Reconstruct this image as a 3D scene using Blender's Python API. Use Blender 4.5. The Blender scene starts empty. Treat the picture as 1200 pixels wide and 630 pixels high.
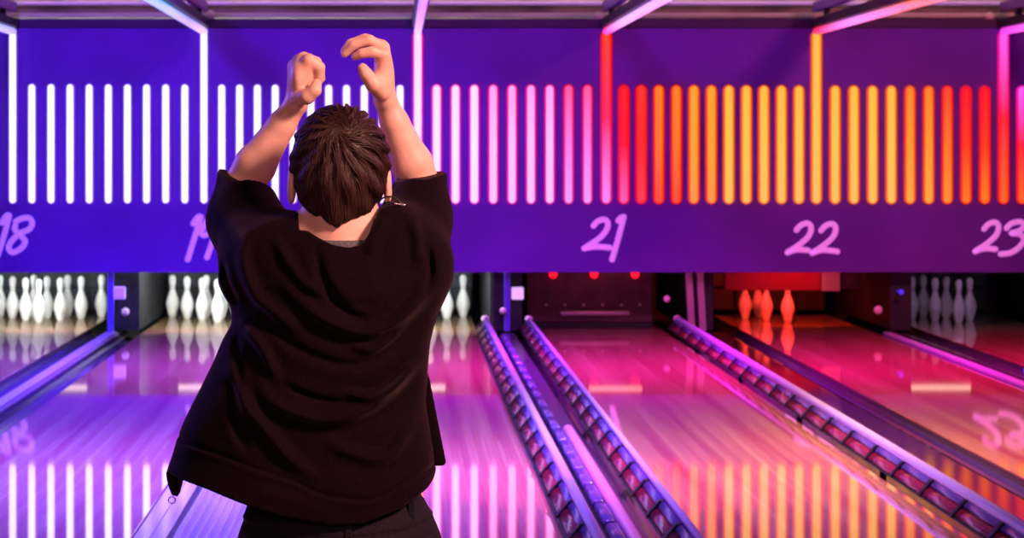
import bpy, bmesh, math, random
import numpy as np
from mathutils import Vector, Matrix
random.seed(7)
C = bpy.context.scene.collection
PI = math.pi
EYE = 1.51          # camera height
FPX = 3172.0        # focal length in pixels of the 1200 px wide frame
YP = FPX / 143.0    # front face of the masking panel
YFOUL = 5.32
YHEAD, YBACK = 23.61, 24.40
def wx(px): return (px - 465.0) / 143.0
def wz(py): return EYE - (py - 175.0) / 143.0

# ------------------------------------------------------------------ helpers
def tag(o, label=None, cat=None, group=None, kind=None):
    if label: o['label'] = label
    if cat: o['category'] = cat
    if group: o['group'] = group
    if kind: o['kind'] = kind
    return o
def empty(name, loc=(0, 0, 0), label=None, cat=None, group=None):
    o = bpy.data.objects.new(name, None); C.objects.link(o); o.location = loc
    o.empty_display_size = 0.1
    return tag(o, label, cat, group)
def obj(name, bm, mat, parent=None, smooth=False):
    me = bpy.data.meshes.new(name)
    bm.normal_update(); bm.to_mesh(me); bm.free()
    if smooth:
        me.polygons.foreach_set('use_smooth', [True] * len(me.polygons))
    for m in (mat if isinstance(mat, (list, tuple)) else [mat]): me.materials.append(m)
    o = bpy.data.objects.new(name, me); C.objects.link(o)
    if parent: o.parent = parent
    return o
def rel(parent, bm):      # vertices were given in world space: move them into the parent's space
    bmesh.ops.translate(bm, verts=bm.verts, vec=-Vector(parent.location)); return bm
def box(bm, x0, x1, y0, y1, z0, z1, bev=0.0):
    r = bmesh.ops.create_cube(bm, size=1.0)
    vs = r['verts']
    for v in vs:
        v.co = Vector(((x0 + x1) / 2 + v.co.x * (x1 - x0), (y0 + y1) / 2 + v.co.y * (y1 - y0), (z0 + z1) / 2 + v.co.z * (z1 - z0)))
    if bev > 0:
        es = list({e for v in vs for e in v.link_edges})
        bmesh.ops.bevel(bm, geom=es, offset=bev, segments=2, affect='EDGES', profile=0.5)
    return bm
def tube(bm, pts, rad, n=10, flat=None):
    """round tube with domed ends along pts; rad one number or a list; flat squashes it along Y"""
    pts = [Vector(p) for p in pts]
    rads = rad if isinstance(rad, (list, tuple)) else [rad] * len(pts)
    rings = []
    P, R = [], []
    d0 = (pts[0] - pts[1]).normalized(); d1 = (pts[-1] - pts[-2]).normalized()
    for k in (0.98, 0.75, 0.4): P.append(pts[0] + d0 * rads[0] * k); R.append(rads[0] * math.sqrt(1 - k * k))
    for p, r in zip(pts, rads): P.append(p); R.append(r)
    for k in (0.4, 0.75, 0.98): P.append(pts[-1] + d1 * rads[-1] * k); R.append(rads[-1] * math.sqrt(1 - k * k))
    up = Vector((0, 1, 0))
    for i, p in enumerate(P):
        a = P[max(i - 1, 0)]; b = P[min(i + 1, len(P) - 1)]
        t = (b - a).normalized()
        u = up if abs(t.dot(up)) < 0.95 else Vector((1, 0, 0))
        s = t.cross(u).normalized(); w = s.cross(t).normalized()
        ring = []
        for j in range(n):
            an = 2 * PI * j / n
            ring.append(bm.verts.new(p + s * (math.cos(an) * R[i]) + w * (math.sin(an) * R[i] * (flat or 1.0))))
        rings.append(ring)
    for i in range(len(rings) - 1):
        for j in range(n):
            bm.faces.new((rings[i][j], rings[i][(j + 1) % n], rings[i + 1][(j + 1) % n], rings[i + 1][j]))
    bm.faces.new(rings[0][::-1]); bm.faces.new(rings[-1])
    bmesh.ops.recalc_face_normals(bm, faces=bm.faces)
    return bm
def lathe(bm, prof, n=20, loc=(0, 0, 0)):
    rings = []
    for r, z in prof:
        rings.append([bm.verts.new((loc[0] + r * math.cos(2 * PI * j / n), loc[1] + r * math.sin(2 * PI * j / n), loc[2] + z)) for j in range(n)])
    for i in range(len(rings) - 1):
        for j in range(n):
            bm.faces.new((rings[i][j], rings[i][(j + 1) % n], rings[i + 1][(j + 1) % n], rings[i + 1][j]))
    bm.faces.new(rings[0][::-1]); bm.faces.new(rings[-1])
    return bm
def extrude_y(bm, prof, y0, y1, closed=True, cuts=1):
    """profile of (x,z) points swept along Y"""
    rows = []
    for k in range(cuts + 1):
        y = y0 + (y1 - y0) * k / cuts
        rows.append([bm.verts.new((x, y, z)) for x, z in prof])
    n = len(prof)
    for k in range(cuts):
        for j in range(n if closed else n - 1):
            bm.faces.new((rows[k][j], rows[k][(j + 1) % n], rows[k + 1][(j + 1) % n], rows[k + 1][j]))
    if closed:
        bm.faces.new(rows[0]); bm.faces.new(rows[-1][::-1])
    bmesh.ops.recalc_face_normals(bm, faces=bm.faces)
    return bm
def crom(pts, per=6):
    P = [Vector(p) for p in pts]; out = []
    for i in range(len(P) - 1):
        a = P[max(i - 1, 0)]; b = P[i]; c = P[i + 1]; d = P[min(i + 2, len(P) - 1)]
        for k in range(per):
            t = k / per
            out.append(0.5 * ((2 * b) + (c - a) * t + (2 * a - 5 * b + 4 * c - d) * t * t + (3 * b - a - 3 * c + d) * t ** 3))
    out.append(P[-1]); return out

# ------------------------------------------------------------------ materials
def lin(r, g, b):
    f = lambda c: c / 12.92 if c <= 0.04045 else ((c + 0.055) / 1.055) ** 2.4
    return (f(r / 255), f(g / 255), f(b / 255), 1.0)
def pbr(name, col, rough=0.5, metal=0.0, emit=None, estr=1.0, spec=0.5, **kw):
    m = bpy.data.materials.new(name); m.use_nodes = True
    p = m.node_tree.nodes['Principled BSDF']
    p.inputs['Base Color'].default_value = (*col[:3], 1)
    p.inputs['Roughness'].default_value = rough
    p.inputs['Metallic'].default_value = metal
    p.inputs['Specular IOR Level'].default_value = spec
    if emit:
        p.inputs['Emission Color'].default_value = (*emit[:3], 1); p.inputs['Emission Strength'].default_value = estr
    for k, v in kw.items(): p.inputs[k.replace('_', ' ')].default_value = v
    return m
def nodes(m): return m.node_tree.nodes, m.node_tree.links, m.node_tree.nodes['Principled BSDF']
def add_noise_colour(m, c1, c2, scale=(1, 1, 1), nscale=8.0, detail=4, bump=0.0, dist=0.01):
    N, L, p = nodes(m)
    tc = N.new('ShaderNodeTexCoord'); mp = N.new('ShaderNodeMapping'); mp.inputs['Scale'].default_value = scale
    nz = N.new('ShaderNodeTexNoise'); nz.inputs['Scale'].default_value = nscale; nz.inputs['Detail'].default_value = detail
    rp = N.new('ShaderNodeValToRGB'); rp.color_ramp.elements[0].position = 0.35; rp.color_ramp.elements[1].position = 0.65
    rp.color_ramp.elements[0].color = (*c1[:3], 1); rp.color_ramp.elements[1].color = (*c2[:3], 1)
    L.new(tc.outputs['Object'], mp.inputs['Vector']); L.new(mp.outputs['Vector'], nz.inputs['Vector'])
    L.new(nz.outputs['Fac'], rp.inputs['Fac']); L.new(rp.outputs['Color'], p.inputs['Base Color'])
    if bump:
        b = N.new('ShaderNodeBump'); b.inputs['Strength'].default_value = bump; b.inputs['Distance'].default_value = dist
        L.new(nz.outputs['Fac'], b.inputs['Height']); L.new(b.outputs['Normal'], p.inputs['Normal'])
    return m
def wood_lane(name, dark, light, board=0.0265, rough=0.1):
    """varnished strip boards running along Y: every board its own tone, long streaks, thin joints"""
    m = pbr(name, light, rough, spec=0.8, Coat_Weight=0.6, Coat_Roughness=0.035)
    N, L, p = nodes(m)
    tc = N.new('ShaderNodeTexCoord'); sx = N.new('ShaderNodeSeparateXYZ'); L.new(tc.outputs['Object'], sx.inputs['Vector'])
    dv = N.new('ShaderNodeMath'); dv.operation = 'DIVIDE'; dv.inputs[1].default_value = board; L.new(sx.outputs['X'], dv.inputs[0])
    fl = N.new('ShaderNodeMath'); fl.operation = 'FLOOR'; L.new(dv.outputs[0], fl.inputs[0])
    yb = N.new('ShaderNodeMath'); yb.operation = 'DIVIDE'; yb.inputs[1].default_value = 3.1; L.new(sx.outputs['Y'], yb.inputs[0])
    yo = N.new('ShaderNodeMath'); yo.operation = 'MULTIPLY_ADD'; yo.inputs[1].default_value = 0.37; L.new(fl.outputs[0], yo.inputs[0]); L.new(yb.outputs[0], yo.inputs[2])
    yf = N.new('ShaderNodeMath'); yf.operation = 'FLOOR'; L.new(yo.outputs[0], yf.inputs[0])
    cb = N.new('ShaderNodeCombineXYZ'); L.new(fl.outputs[0], cb.inputs['X']); L.new(yf.outputs[0], cb.inputs['Y'])
    wn = N.new('ShaderNodeTexWhiteNoise'); wn.noise_dimensions = '3D'; L.new(cb.outputs[0], wn.inputs['Vector'])
    mp = N.new('ShaderNodeMapping'); mp.inputs['Scale'].default_value = (7.0, 0.14, 1); L.new(tc.outputs['Object'], mp.inputs['Vector'])
    nz = N.new('ShaderNodeTexNoise'); nz.inputs['Scale'].default_value = 1.0; nz.inputs['Detail'].default_value = 3; L.new(mp.outputs[0], nz.inputs['Vector'])
    mx = N.new('ShaderNodeMath'); mx.operation = 'MULTIPLY_ADD'; mx.inputs[1].default_value = 0.32
    sh = N.new('ShaderNodeMath'); sh.operation = 'MULTIPLY_ADD'; sh.inputs[1].default_value = 1.9; sh.inputs[2].default_value = -0.62
    L.new(nz.outputs['Fac'], sh.inputs[0]); L.new(wn.outputs['Value'], mx.inputs[0]); L.new(sh.outputs[0], mx.inputs[2])
    rp = N.new('ShaderNodeValToRGB'); rp.color_ramp.elements[0].position = 0.1; rp.color_ramp.elements[1].position = 0.85
    rp.color_ramp.elements[0].color = (*dark[:3], 1); rp.color_ramp.elements[1].color = (*light[:3], 1)
    L.new(mx.outputs[0], rp.inputs['Fac'])
    fr = N.new('ShaderNodeMath'); fr.operation = 'FRACT'; L.new(dv.outputs[0], fr.inputs[0])
    gt = N.new('ShaderNodeMath'); gt.operation = 'LESS_THAN'; gt.inputs[1].default_value = 0.06; L.new(fr.outputs[0], gt.inputs[0])
    dk = N.new('ShaderNodeMix'); dk.data_type = 'RGBA'; dk.inputs['B'].default_value = (dark[0] * .5, dark[1] * .5, dark[2] * .5, 1)
    L.new(gt.outputs[0], dk.inputs['Factor']); L.new(rp.outputs['Color'], dk.inputs['A'])
    L.new(dk.outputs['Result'], p.inputs['Base Color'])
    # faint waviness of the oiled surface
    m2 = N.new('ShaderNodeMapping'); m2.inputs['Scale'].default_value = (3.0, 0.8, 1); L.new(tc.outputs['Object'], m2.inputs['Vector'])
    n2 = N.new('ShaderNodeTexNoise'); n2.inputs['Scale'].default_value = 2.2; L.new(m2.outputs[0], n2.inputs['Vector'])
    bp = N.new('ShaderNodeBump'); bp.inputs['Strength'].default_value = 0.004; bp.inputs['Distance'].default_value = 0.002
    L.new(n2.outputs['Fac'], bp.inputs['Height']); L.new(bp.outputs[0], p.inputs['Normal'])
    return m
_lamps = {}
def lamp_mat(top, mid, bot, strength=1.0, z0=None, z1=None):
    """lit tube whose colour runs from bottom to top"""
    key = (top, mid, bot, strength)
    if key in _lamps: return _lamps[key]
    m = bpy.data.materials.new('lit_tube'); m.use_nodes = True
    N, L, p = nodes(m)
    p.inputs['Base Color'].default_value = (0.03, 0.03, 0.03, 1); p.inputs['Roughness'].default_value = 0.5
    tc = N.new('ShaderNodeTexCoord'); sx = N.new('ShaderNodeSeparateXYZ'); L.new(tc.outputs['Generated'], sx.inputs[0])
    rp = N.new('ShaderNodeValToRGB'); cr = rp.color_ramp
    cr.elements[0].position = 0.05; cr.elements[0].color = lin(*bot)
    cr.elements[1].position = 0.95; cr.elements[1].color = lin(*top)
    e = cr.elements.new(0.5); e.color = lin(*mid)
    L.new(sx.outputs['Z'], rp.inputs['Fac']); L.new(rp.outputs['Color'], p.inputs['Emission Color'])
    p.inputs['Emission Strength'].default_value = strength
    _lamps[key] = m; return m

M = {}
M['lane'] = wood_lane('varnished_lane_boards', (0.52, 0.13, 0.11), (0.74, 0.44, 0.22), rough=0.04)
M['deck'] = wood_lane('pin_deck_boards', (0.45, 0.26, 0.10), (0.75, 0.52, 0.25), rough=0.025)
M['approach'] = wood_lane('approach_boards', (0.22, 0.12, 0.07), (0.5, 0.33, 0.2), 0.06, 0.2)
M['panel'] = add_noise_colour(pbr('painted_panel', (0.1, 0.03, 0.4), 0.6, spec=.3), (0.10, 0.028, 0.38), (0.12, 0.034, 0.44), (1, 1, 1), 2.0)
M['panelcap'] = pbr('panel_cap', (0.03, 0.014, 0.07), 0.6)
M['pin'] = None
M['gutter'] = pbr('gutter_plastic', (0.055, 0.035, 0.08), 0.14)
M['cap'] = add_noise_colour(pbr('divider_cap', (0.5, 0.42, 0.55), 0.13), (0.40, 0.32, 0.46), (0.6, 0.5, 0.66), (12, .2, 1), 1.5, 3)
M['ribcap'] = add_noise_colour(pbr('ribbed_cap', (0.5, 0.42, 0.6), 0.1, spec=.8, Coat_Weight=1.0, Coat_Roughness=0.06), (0.03, 0.018, 0.02), (0.05, 0.03, 0.035), (8, 6, 1), 2.0, 2, 0.1, 0.006)
M['mat'] = add_noise_colour(pbr('lilac_ribbed_mat', (0.5, 0.42, 0.6), 0.16), (0.32, 0.27, 0.44), (0.46, 0.40, 0.58), (6, .4, 1), 2.0, 2)
M['darkcap'] = pbr('dark_divider_cap', (0.05, 0.03, 0.07), 0.2)
M['rail'] = pbr('lilac_rail_metal', (0.62, 0.58, 0.96), 0.25, 0.35)
M['rib'] = pbr('black_plastic', (0.006, 0.005, 0.009), 0.4, spec=.2)
M['blockU'] = pbr('lavender_plastic', (0.10, 0.07, 0.26), 0.14)
M['blockL'] = pbr('red_reflection_plastic', (0.20, 0.014, 0.04), 0.1, spec=.8)  # red seen mirrored in the lower blocks, put into their base colour
M['pink_reflection'] = pbr('cap_painted_reflection', (0.8, 0.35, 0.55), 0.18)  # pink reflection of the tubes put into the base colour
M['dark'] = pbr('dark_paint', (0.012, 0.01, 0.016), 0.5)
M['curtain'] = add_noise_colour(pbr('pit_curtain', (0.09, 0.1, 0.12), 0.8), (0.035, 0.04, 0.05), (0.06, 0.066, 0.078), (1, 1, 1), 14.0)
M['kick'] = add_noise_colour(pbr('kickback_board', (0.10, 0.11, 0.13), 0.9, spec=.08), (0.02, 0.022, 0.027), (0.035, 0.038, 0.043), (1, 1, 1), 9.0)
M['bluepost'] = pbr('blue_post', (0.10, 0.06, 0.6), 0.4)
M['post'] = pbr('grey_metal_post', (0.6, 0.5, 0.52), 0.3, 0.5)
M['sweep'] = add_noise_colour(pbr('sweep_board', (0.08, 0.03, 0.03), 0.5), (0.06, 0.02, 0.022), (0.11, 0.045, 0.045), (1, 1, 1), 6.0)
M['handle'] = pbr('sweep_handle', (0.55, 0.42, 0.48), 0.35, 0.3)
M['redbar'] = pbr('red_bar', (0.75, 0.03, 0.03), 0.4)
M['cream'] = pbr('cream_plastic', (0.85, 0.72, 0.5), 0.5)
M['knob'] = pbr('pale_knob', (0.8, 0.72, 0.68), 0.35)
M['ledge'] = add_noise_colour(pbr('pale_ledge', (0.5, 0.42, 0.42), 0.5), (0.42, 0.34, 0.34), (0.55, 0.45, 0.44), (.6, 1, 1), 3.0)
M['wallup'] = add_noise_colour(pbr('upper_wall', (0.22, 0.16, 0.17), 0.8), (0.10, 0.06, 0.07), (0.30, 0.21, 0.20), (1.2, 1, 3), 1.6)
M['wall'] = pbr('dark_wall', (0.05, 0.04, 0.06), 0.8)
M['ceiling'] = pbr('dark_ceiling', (0.05, 0.045, 0.055), 0.8)
M['beam'] = pbr('lilac_beam', (0.20, 0.10, 0.40), 0.35)
M['sub'] = pbr('subfloor', (0.02, 0.018, 0.02), 0.8)
M['pinlight'] = pbr('pin_light_diffuser', (1, 1, 1), 0.5, emit=(0.96, 1.0, 0.96), estr=300.0)
M['barlight'] = pbr('warm_bar_light', (1, 1, 1), 0.5, emit=(1.0, 0.72, 0.5), estr=0.9)
M['barlight_red'] = pbr('amber_bar_light', (1, 1, 1), 0.5, emit=(1.0, 0.5, 0.25), estr=0.75)
M['redlamp'] = pbr('red_lamp_glow', (0.5, 0.02, 0.02), 0.4, emit=lin(255, 20, 40), estr=1.6)
M['sign_violet'] = pbr('violet_lit_square', (0.4, 0.3, 0.8), 0.5, emit=lin(160, 100, 250), estr=0.9)
M['sign_white'] = pbr('white_lit_square', (0.7, 0.6, 0.8), 0.5, emit=lin(215, 180, 235), estr=0.9)
M['bluelamp'] = pbr('blue_lamp_glow', (0.1, 0.1, 0.8), 0.5, emit=lin(60, 40, 230), estr=0.9)
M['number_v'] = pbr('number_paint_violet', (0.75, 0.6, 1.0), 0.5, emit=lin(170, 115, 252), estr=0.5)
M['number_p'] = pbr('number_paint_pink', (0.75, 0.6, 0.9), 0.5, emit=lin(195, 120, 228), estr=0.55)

# ------------------------------------------------------------------ lanes
NW = {18: 'eighteen', 19: 'nineteen', 20: 'twenty', 21: 'twenty-one', 22: 'twenty-two', 23: 'twenty-three'}
LANES = {18: -3.12, 19: -1.565, 20: 0.14, 21: 1.70, 22: 3.41, 23: 4.92}
HW = 0.53
YEND = 24.75
lanecol = {18: 'violet', 19: 'violet', 20: 'pink', 21: 'magenta', 22: 'red', 23: 'crimson'}
for n, cx in LANES.items():
    t = empty('bowling_lane', (cx, YFOUL, 0), f'glossy varnished board bowling lane running under number {NW[n]}', 'bowling lane', 'lanes side by side')
    obj('lane_surface', box(bmesh.new(), -HW, HW, 0, 22.85 - YFOUL, -0.10, 0, 0.003), M['lane'], t)
    d = obj('pin_deck', box(bmesh.new(), -HW, HW, 22.852 - YFOUL, YEND - YFOUL, -0.10, 0, 0.003), M['deck'], t)
    d['label'] = 'golden board deck under the pins'

# dividers between the lanes: two gutters with a cap between them
def gutter_prof(x0, x1, depth=0.085, th=0.008, n=10):
    cx = (x0 + x1) / 2; r = (x1 - x0) / 2
    up = [(cx - r * math.cos(PI * k / n), -0.012 - depth * math.sin(PI * k / n)) for k in range(n + 1)]
    lo = [(cx - (r + th * 0) * math.cos(PI * k / n), -0.012 - th - (depth) * math.sin(PI * k / n) - 0.004) for k in range(n + 1)]
    return up + lo[::-1]
def divider(xa, xb, label, style):
    t = empty('lane_divider', ((xa + xb) / 2, YFOUL, -0.12), label, 'lane divider', 'gutters between the lanes')
    w = xb - xa; g = 0.225 if w > 0.55 else 0.195
    e = 0.004
    for (a, b) in (((xa + e, xa + .29), (xb - .16, xb - e)) if style == 'ribbed' else ((xa + e, xa + g), (xb - g, xb - e))):
        obj('gutter', rel(t, extrude_y(bmesh.new(), gutter_prof(a, b), YFOUL, 22.9)), M['gutter'], t)
    c0, c1 = xa + g + 0.004, xb - g - 0.004
    if style == 'ribbed': c0, c1 = xa + .295, xb - .165
    if style == 'ribbed':
        bm = bmesh.new()
        nr = 9; prof = [(c0 - 0.0, -0.11), (c0, 0.0)]
        ca, cb = c0 + 0.02, c1 - 0.02
        for k in range(nr * 6 + 1):
            u = k / (nr * 6)
            prof.append((ca + (cb - ca) * u, 0.004 + 0.00006 * abs(math.sin(u * nr * PI))))
        prof += [(c1, 0.0), (c1, -0.11)]
        obj('cap', rel(t, extrude_y(bm, prof, YFOUL, 22.3, True, 1)), M['ribcap'], t)
    elif style == 'dark':
        obj('cap', rel(t, box(bmesh.new(), c0, c1, YFOUL, 22.3, -0.11, 0.0, 0.006)), M['darkcap'], t)
    else:
        obj('cap', rel(t, box(bmesh.new(), c0, c1, YFOUL, 22.3, -0.11, 0.004, 0.008)), M['cap'], t)
    return t, c0, c1
L_, R_ = (lambda n: LANES[n] - HW), (lambda n: LANES[n] + HW)
divider(-4.15, L_(18), 'divider at the far left with two gutters beside the lane under number eighteen', 'plain')
tA = divider(R_(18), L_(19), 'violet divider with two gutters between the lanes numbered eighteen and nineteen', 'plain')[0]
# the 19|20 divider: smooth planks at the left, a ribbed mat at the right
xa, xb = R_(19), L_(20)
t = empty('lane_divider', ((xa + xb) / 2, YFOUL, -0.12), 'lilac divider with planks and ribbed mat beside the cheering person', 'lane divider', 'gutters between the lanes')
bm = bmesh.new(); box(bm, xa + .004, xa + .070, YFOUL, 22.3, -0.11, -0.004, 0.004)
obj('plank', rel(t, bm), M['cap'], t)
bm = bmesh.new(); box(bm, xa + .073, xa + .135, YFOUL, 22.3, -0.11, -0.002, 0.004)
obj('plank', rel(t, bm), M['cap'], t)
obj('gutter', rel(t, extrude_y(bmesh.new(), gutter_prof(xa + .137, xa + .165, 0.03), YFOUL, 22.5)), M['gutter'], t)
prof = [(xa + .167, -.11), (xa + .167, -.004)]
c0, c1 = xa + .172, xb - .03; nr = 12
for k in range(nr * 8 + 1):
    u = k / (nr * 8); prof.append((c0 + (c1 - c0) * u, -0.026 + 0.036 * abs(math.sin(u * nr * PI)) ** 0.6))
prof += [(xb - .02, -.004), (xb - .02, -.11)]
bm = bmesh.new(); extrude_y(bm, prof, YFOUL, 22.3, True, 150)
for v in bm.verts:
    if v.co.z > -0.05:
        v.co.x += 0.006 * math.sin(v.co.y * 2.3 + v.co.x * 9) * math.sin(v.co.y * 0.7 + 1)
        v.co.z += 0.001 * math.sin(v.co.y * 3.1 + v.co.x * 30)
mt = obj('ribbed_mat', rel(t, bm), M['mat'], t, True)
mt['label'] = 'wavy ribbed mat'
divider(R_(20), L_(21), 'dark divider with two gutters between the lanes numbered twenty and twenty-one', 'dark')
divider(R_(21), L_(22), 'glossy orange-lit divider between the lanes numbered twenty-one and twenty-two', 'ribbed')
divider(R_(22), L_(23), 'dark red divider with two gutters between the lanes numbered twenty-two and twenty-three', 'dark')
divider(R_(23), R_(23) + 0.62, 'divider at the far right beyond the lane under number twenty-three', 'dark')

# lilac cover strips lying on the edge of a gutter
def strip(x0, x1, y0, y1, mat, label, z=0.0, h=0.02):
    t = tag(obj('cover_strip', box(bmesh.new(), -(x1 - x0) / 2, (x1 - x0) / 2, 0, y1 - y0, 0, h, 0.008), mat), label, 'cover strip')
    t.location = ((x0 + x1) / 2, y0, z); return t
strip(R_(22) + 0.03, R_(22) + 0.095, YFOUL, 22.1, M['rail'], 'lilac cover strip along the gutter between lanes twenty-two and twenty-three', -0.012, 0.035)
strip(R_(18) + 0.21, R_(18) + 0.29, YFOUL, 22.1, M['rail'], 'pale lilac cover strip on the divider between lanes eighteen and nineteen', 0.005, 0.018)
# rounded cap with painted pink reflection on the 20|21 divider, starting part of the way down
t = tag(obj('rounded_cover', tube(bmesh.new(), [(0, 0, 0), (0, 8.9, 0)], 0.028, 14), M['pink_reflection'], None, True), 'rounded cover ridge with painted pink reflection between the two bumper rails right of the person', 'cover strip')
t.location = (0.905, YFOUL + .1, 0.028)

# row of blue blocks lying on the 20|21 divider
t = empty('block_strip', (.842, 7.0, .001), 'row of blue rounded blocks on the divider between the two bumper rails', 'block strip')
obj('base', box(bmesh.new(), -.034, .034, 0, 14.6, 0, .012, .003), M['rib'], t)
for k in range(24):
    a = k * .605
    obj('block', box(bmesh.new(), -.026, .026, a + .03, a + .57, .0125, .05, .014), M['blockU'], t, True)
# bumper rails with segment blocks
def bumper(x, label, rad, y0=6.2, y1=22.2):
    t = empty('bumper_rail', (x, y0, -0.06), label, 'bumper rail', 'bumpers raised beside the lanes')
    obj('top_rail', rel(t, tube(bmesh.new(), [(x, y0, 0.118), (x, y1, 0.118)], rad, 14)), M['rail'], t, True)
    n = int((y1 - y0) / 0.66)
    def lean(bm):
        for v in bm.verts: v.co.x += (v.co.z - .118) * .85
        return bm
    for k in range(n):
        a = y0 + (y1 - y0) * k / n; b = y0 + (y1 - y0) * (k + 1) / n
        bm = bmesh.new(); box(bm, x - .022, x + .022, b - .035, b + .015, .036, .106, .004)
        obj('rib', rel(t, lean(bm)), M['rib'], t)
        bm = bmesh.new(); box(bm, x - .012, x + .012, a + .018, b - .038, .079, .104, .008)
        obj('upper_block', rel(t, lean(bm)), M['blockU'], t, True)
        bm = bmesh.new(); box(bm, x - .016, x + .016, a + .018, b - .038, .042, .076, .010)
        obj('lower_block', rel(t, lean(bm)), M['blockL'], t, True)
        if k % 4 == 1:
            bm = bmesh.new(); box(bm, x - .01, x + .02, b - .02, b + .01, -.085, .10, .003)
            obj('foot', rel(t, bm), M['rib'], t)
    bm = bmesh.new(); box(bm, x - .012, x + .012, y0, y1, .034, .040)
    obj('base_strip', rel(t, lean(bm)), M['rib'], t)
    bm = bmesh.new(); lathe(bm, [(0.001, -.03), (.02, -.025), (.03, -.01), (.032, .005), (.025, .02), (.001, .03)], 14, (x, y1 + rad + .03, .118))
    obj('end_knob', rel(t, bm), M['knob'], t, True)
    return t
bumper(R_(20) + 0.055, 'lilac bumper rail with dark blocks along the right of lane twenty', .021)
bumper(L_(21) - 0.085, 'lilac bumper rail with ribbed blocks along the left of lane twenty-one', .015)
bumper(R_(21) + 0.075, 'bright lilac bumper rail along the right of lane twenty-one', .024)

# ------------------------------------------------------------------ the masking panel with its numbers
XL, XR = -5.2, 7.2
panel = empty('masking_panel', (0, YP, wz(319)), 'long violet masking panel above the lanes with script lane numbers', 'masking panel')
obj('board', rel(panel, box(bmesh.new(), XL, XR, YP, YP + .08, wz(319), wz(33), 0.004)), M['panel'], panel)
o = obj('top_cap', rel(panel, box(bmesh.new(), XL, XR, YP + .015, YP + .12, wz(33) + .001, wz(22), 0.004)), M['panelcap'], panel)
two = [(933.3, 269.4), (937, 265), (941, 262.5), (946.7, 261.7), (950.5, 266.5), (947.5, 276.5), (936, 287), (922.8, 295.5)]
tail = [(922.8, 295.8), (933.3, 292.3), (946.7, 293)]
def sh(p, dx, dy): return [(a + dx, b + dy) for a, b in p]
DIG = {
 18: ([[(2, 261), (7.5, 252.6), (10.8, 252.5)], [(10.8, 252.5), (5, 275), (-3, 300)],
       [(18.4, 259.5), (25.4, 256), (34.3, 255.5), (37.6, 261.6), (34, 268.6), (23, 273.5), (13, 283), (10.2, 291), (15.2, 295.5), (25, 290.5), (29.5, 283), (25.4, 277), (19, 271), (17, 267.5), (18, 264.5)]], 'number_v'),
 19: ([[(226.5, 262), (232, 254.2), (235.4, 254)], [(235.4, 254), (229, 275), (220, 304)],
       [(252, 257.5), (244, 257.8), (238.5, 266), (235.5, 272.5), (239.4, 275.6), (246, 271.5), (252.5, 261)], [(252.5, 261), (249, 282), (242.5, 301.5)]], 'number_v'),
 20: ([sh(two, -462, -3), sh(tail, -462, -3), [(498, 259), (489, 266), (484, 280), (486, 292), (493, 292), (501, 281), (503, 266), (498, 259)]], 'number_v'),
 21: ([[(695.5, 264.4), (699, 260.3), (703, 258), (709, 257.2), (712.5, 262), (710, 270.5), (701, 280), (684.5, 290.8)], [(684.5, 291), (698, 288.8), (714.5, 290)],
       [(724.5, 258.5), (727.5, 255), (731, 254)], [(731, 254), (724.8, 278), (717.2, 304)]], 'number_p'),
 22: ([two, tail, sh(two, 28.8, .6), sh(tail, 28.8, .6) + [(981, 294.6)]], 'number_p'),
 23: ([sh(two, 219.8, -1.2), sh(tail, 219.8, -1.2), [(1179.6, 267.2), (1184, 262.5), (1190, 260.2), (1197, 260), (1200.5, 265), (1194, 270.5), (1184.5, 273.3), (1194, 274), (1200, 280), (1194.4, 289.4), (1184, 296), (1172.5, 297.6)]], 'number_p'),
}
for n, (strokes, mk) in DIG.items():
    bm = bmesh.new()
    for s in strokes:
        pts = crom([(wx(a), YP - .003, wz(b)) for a, b in s], 5)
        tube(bm, pts, 0.0235, 10, 0.3)
    o = obj('lane_number', rel(panel, bm), M[mk], panel, True)
    o['label'] = f'{"pale violet" if mk == "number_v" else "pink lilac"} brush-script number {NW[n]}'

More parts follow.
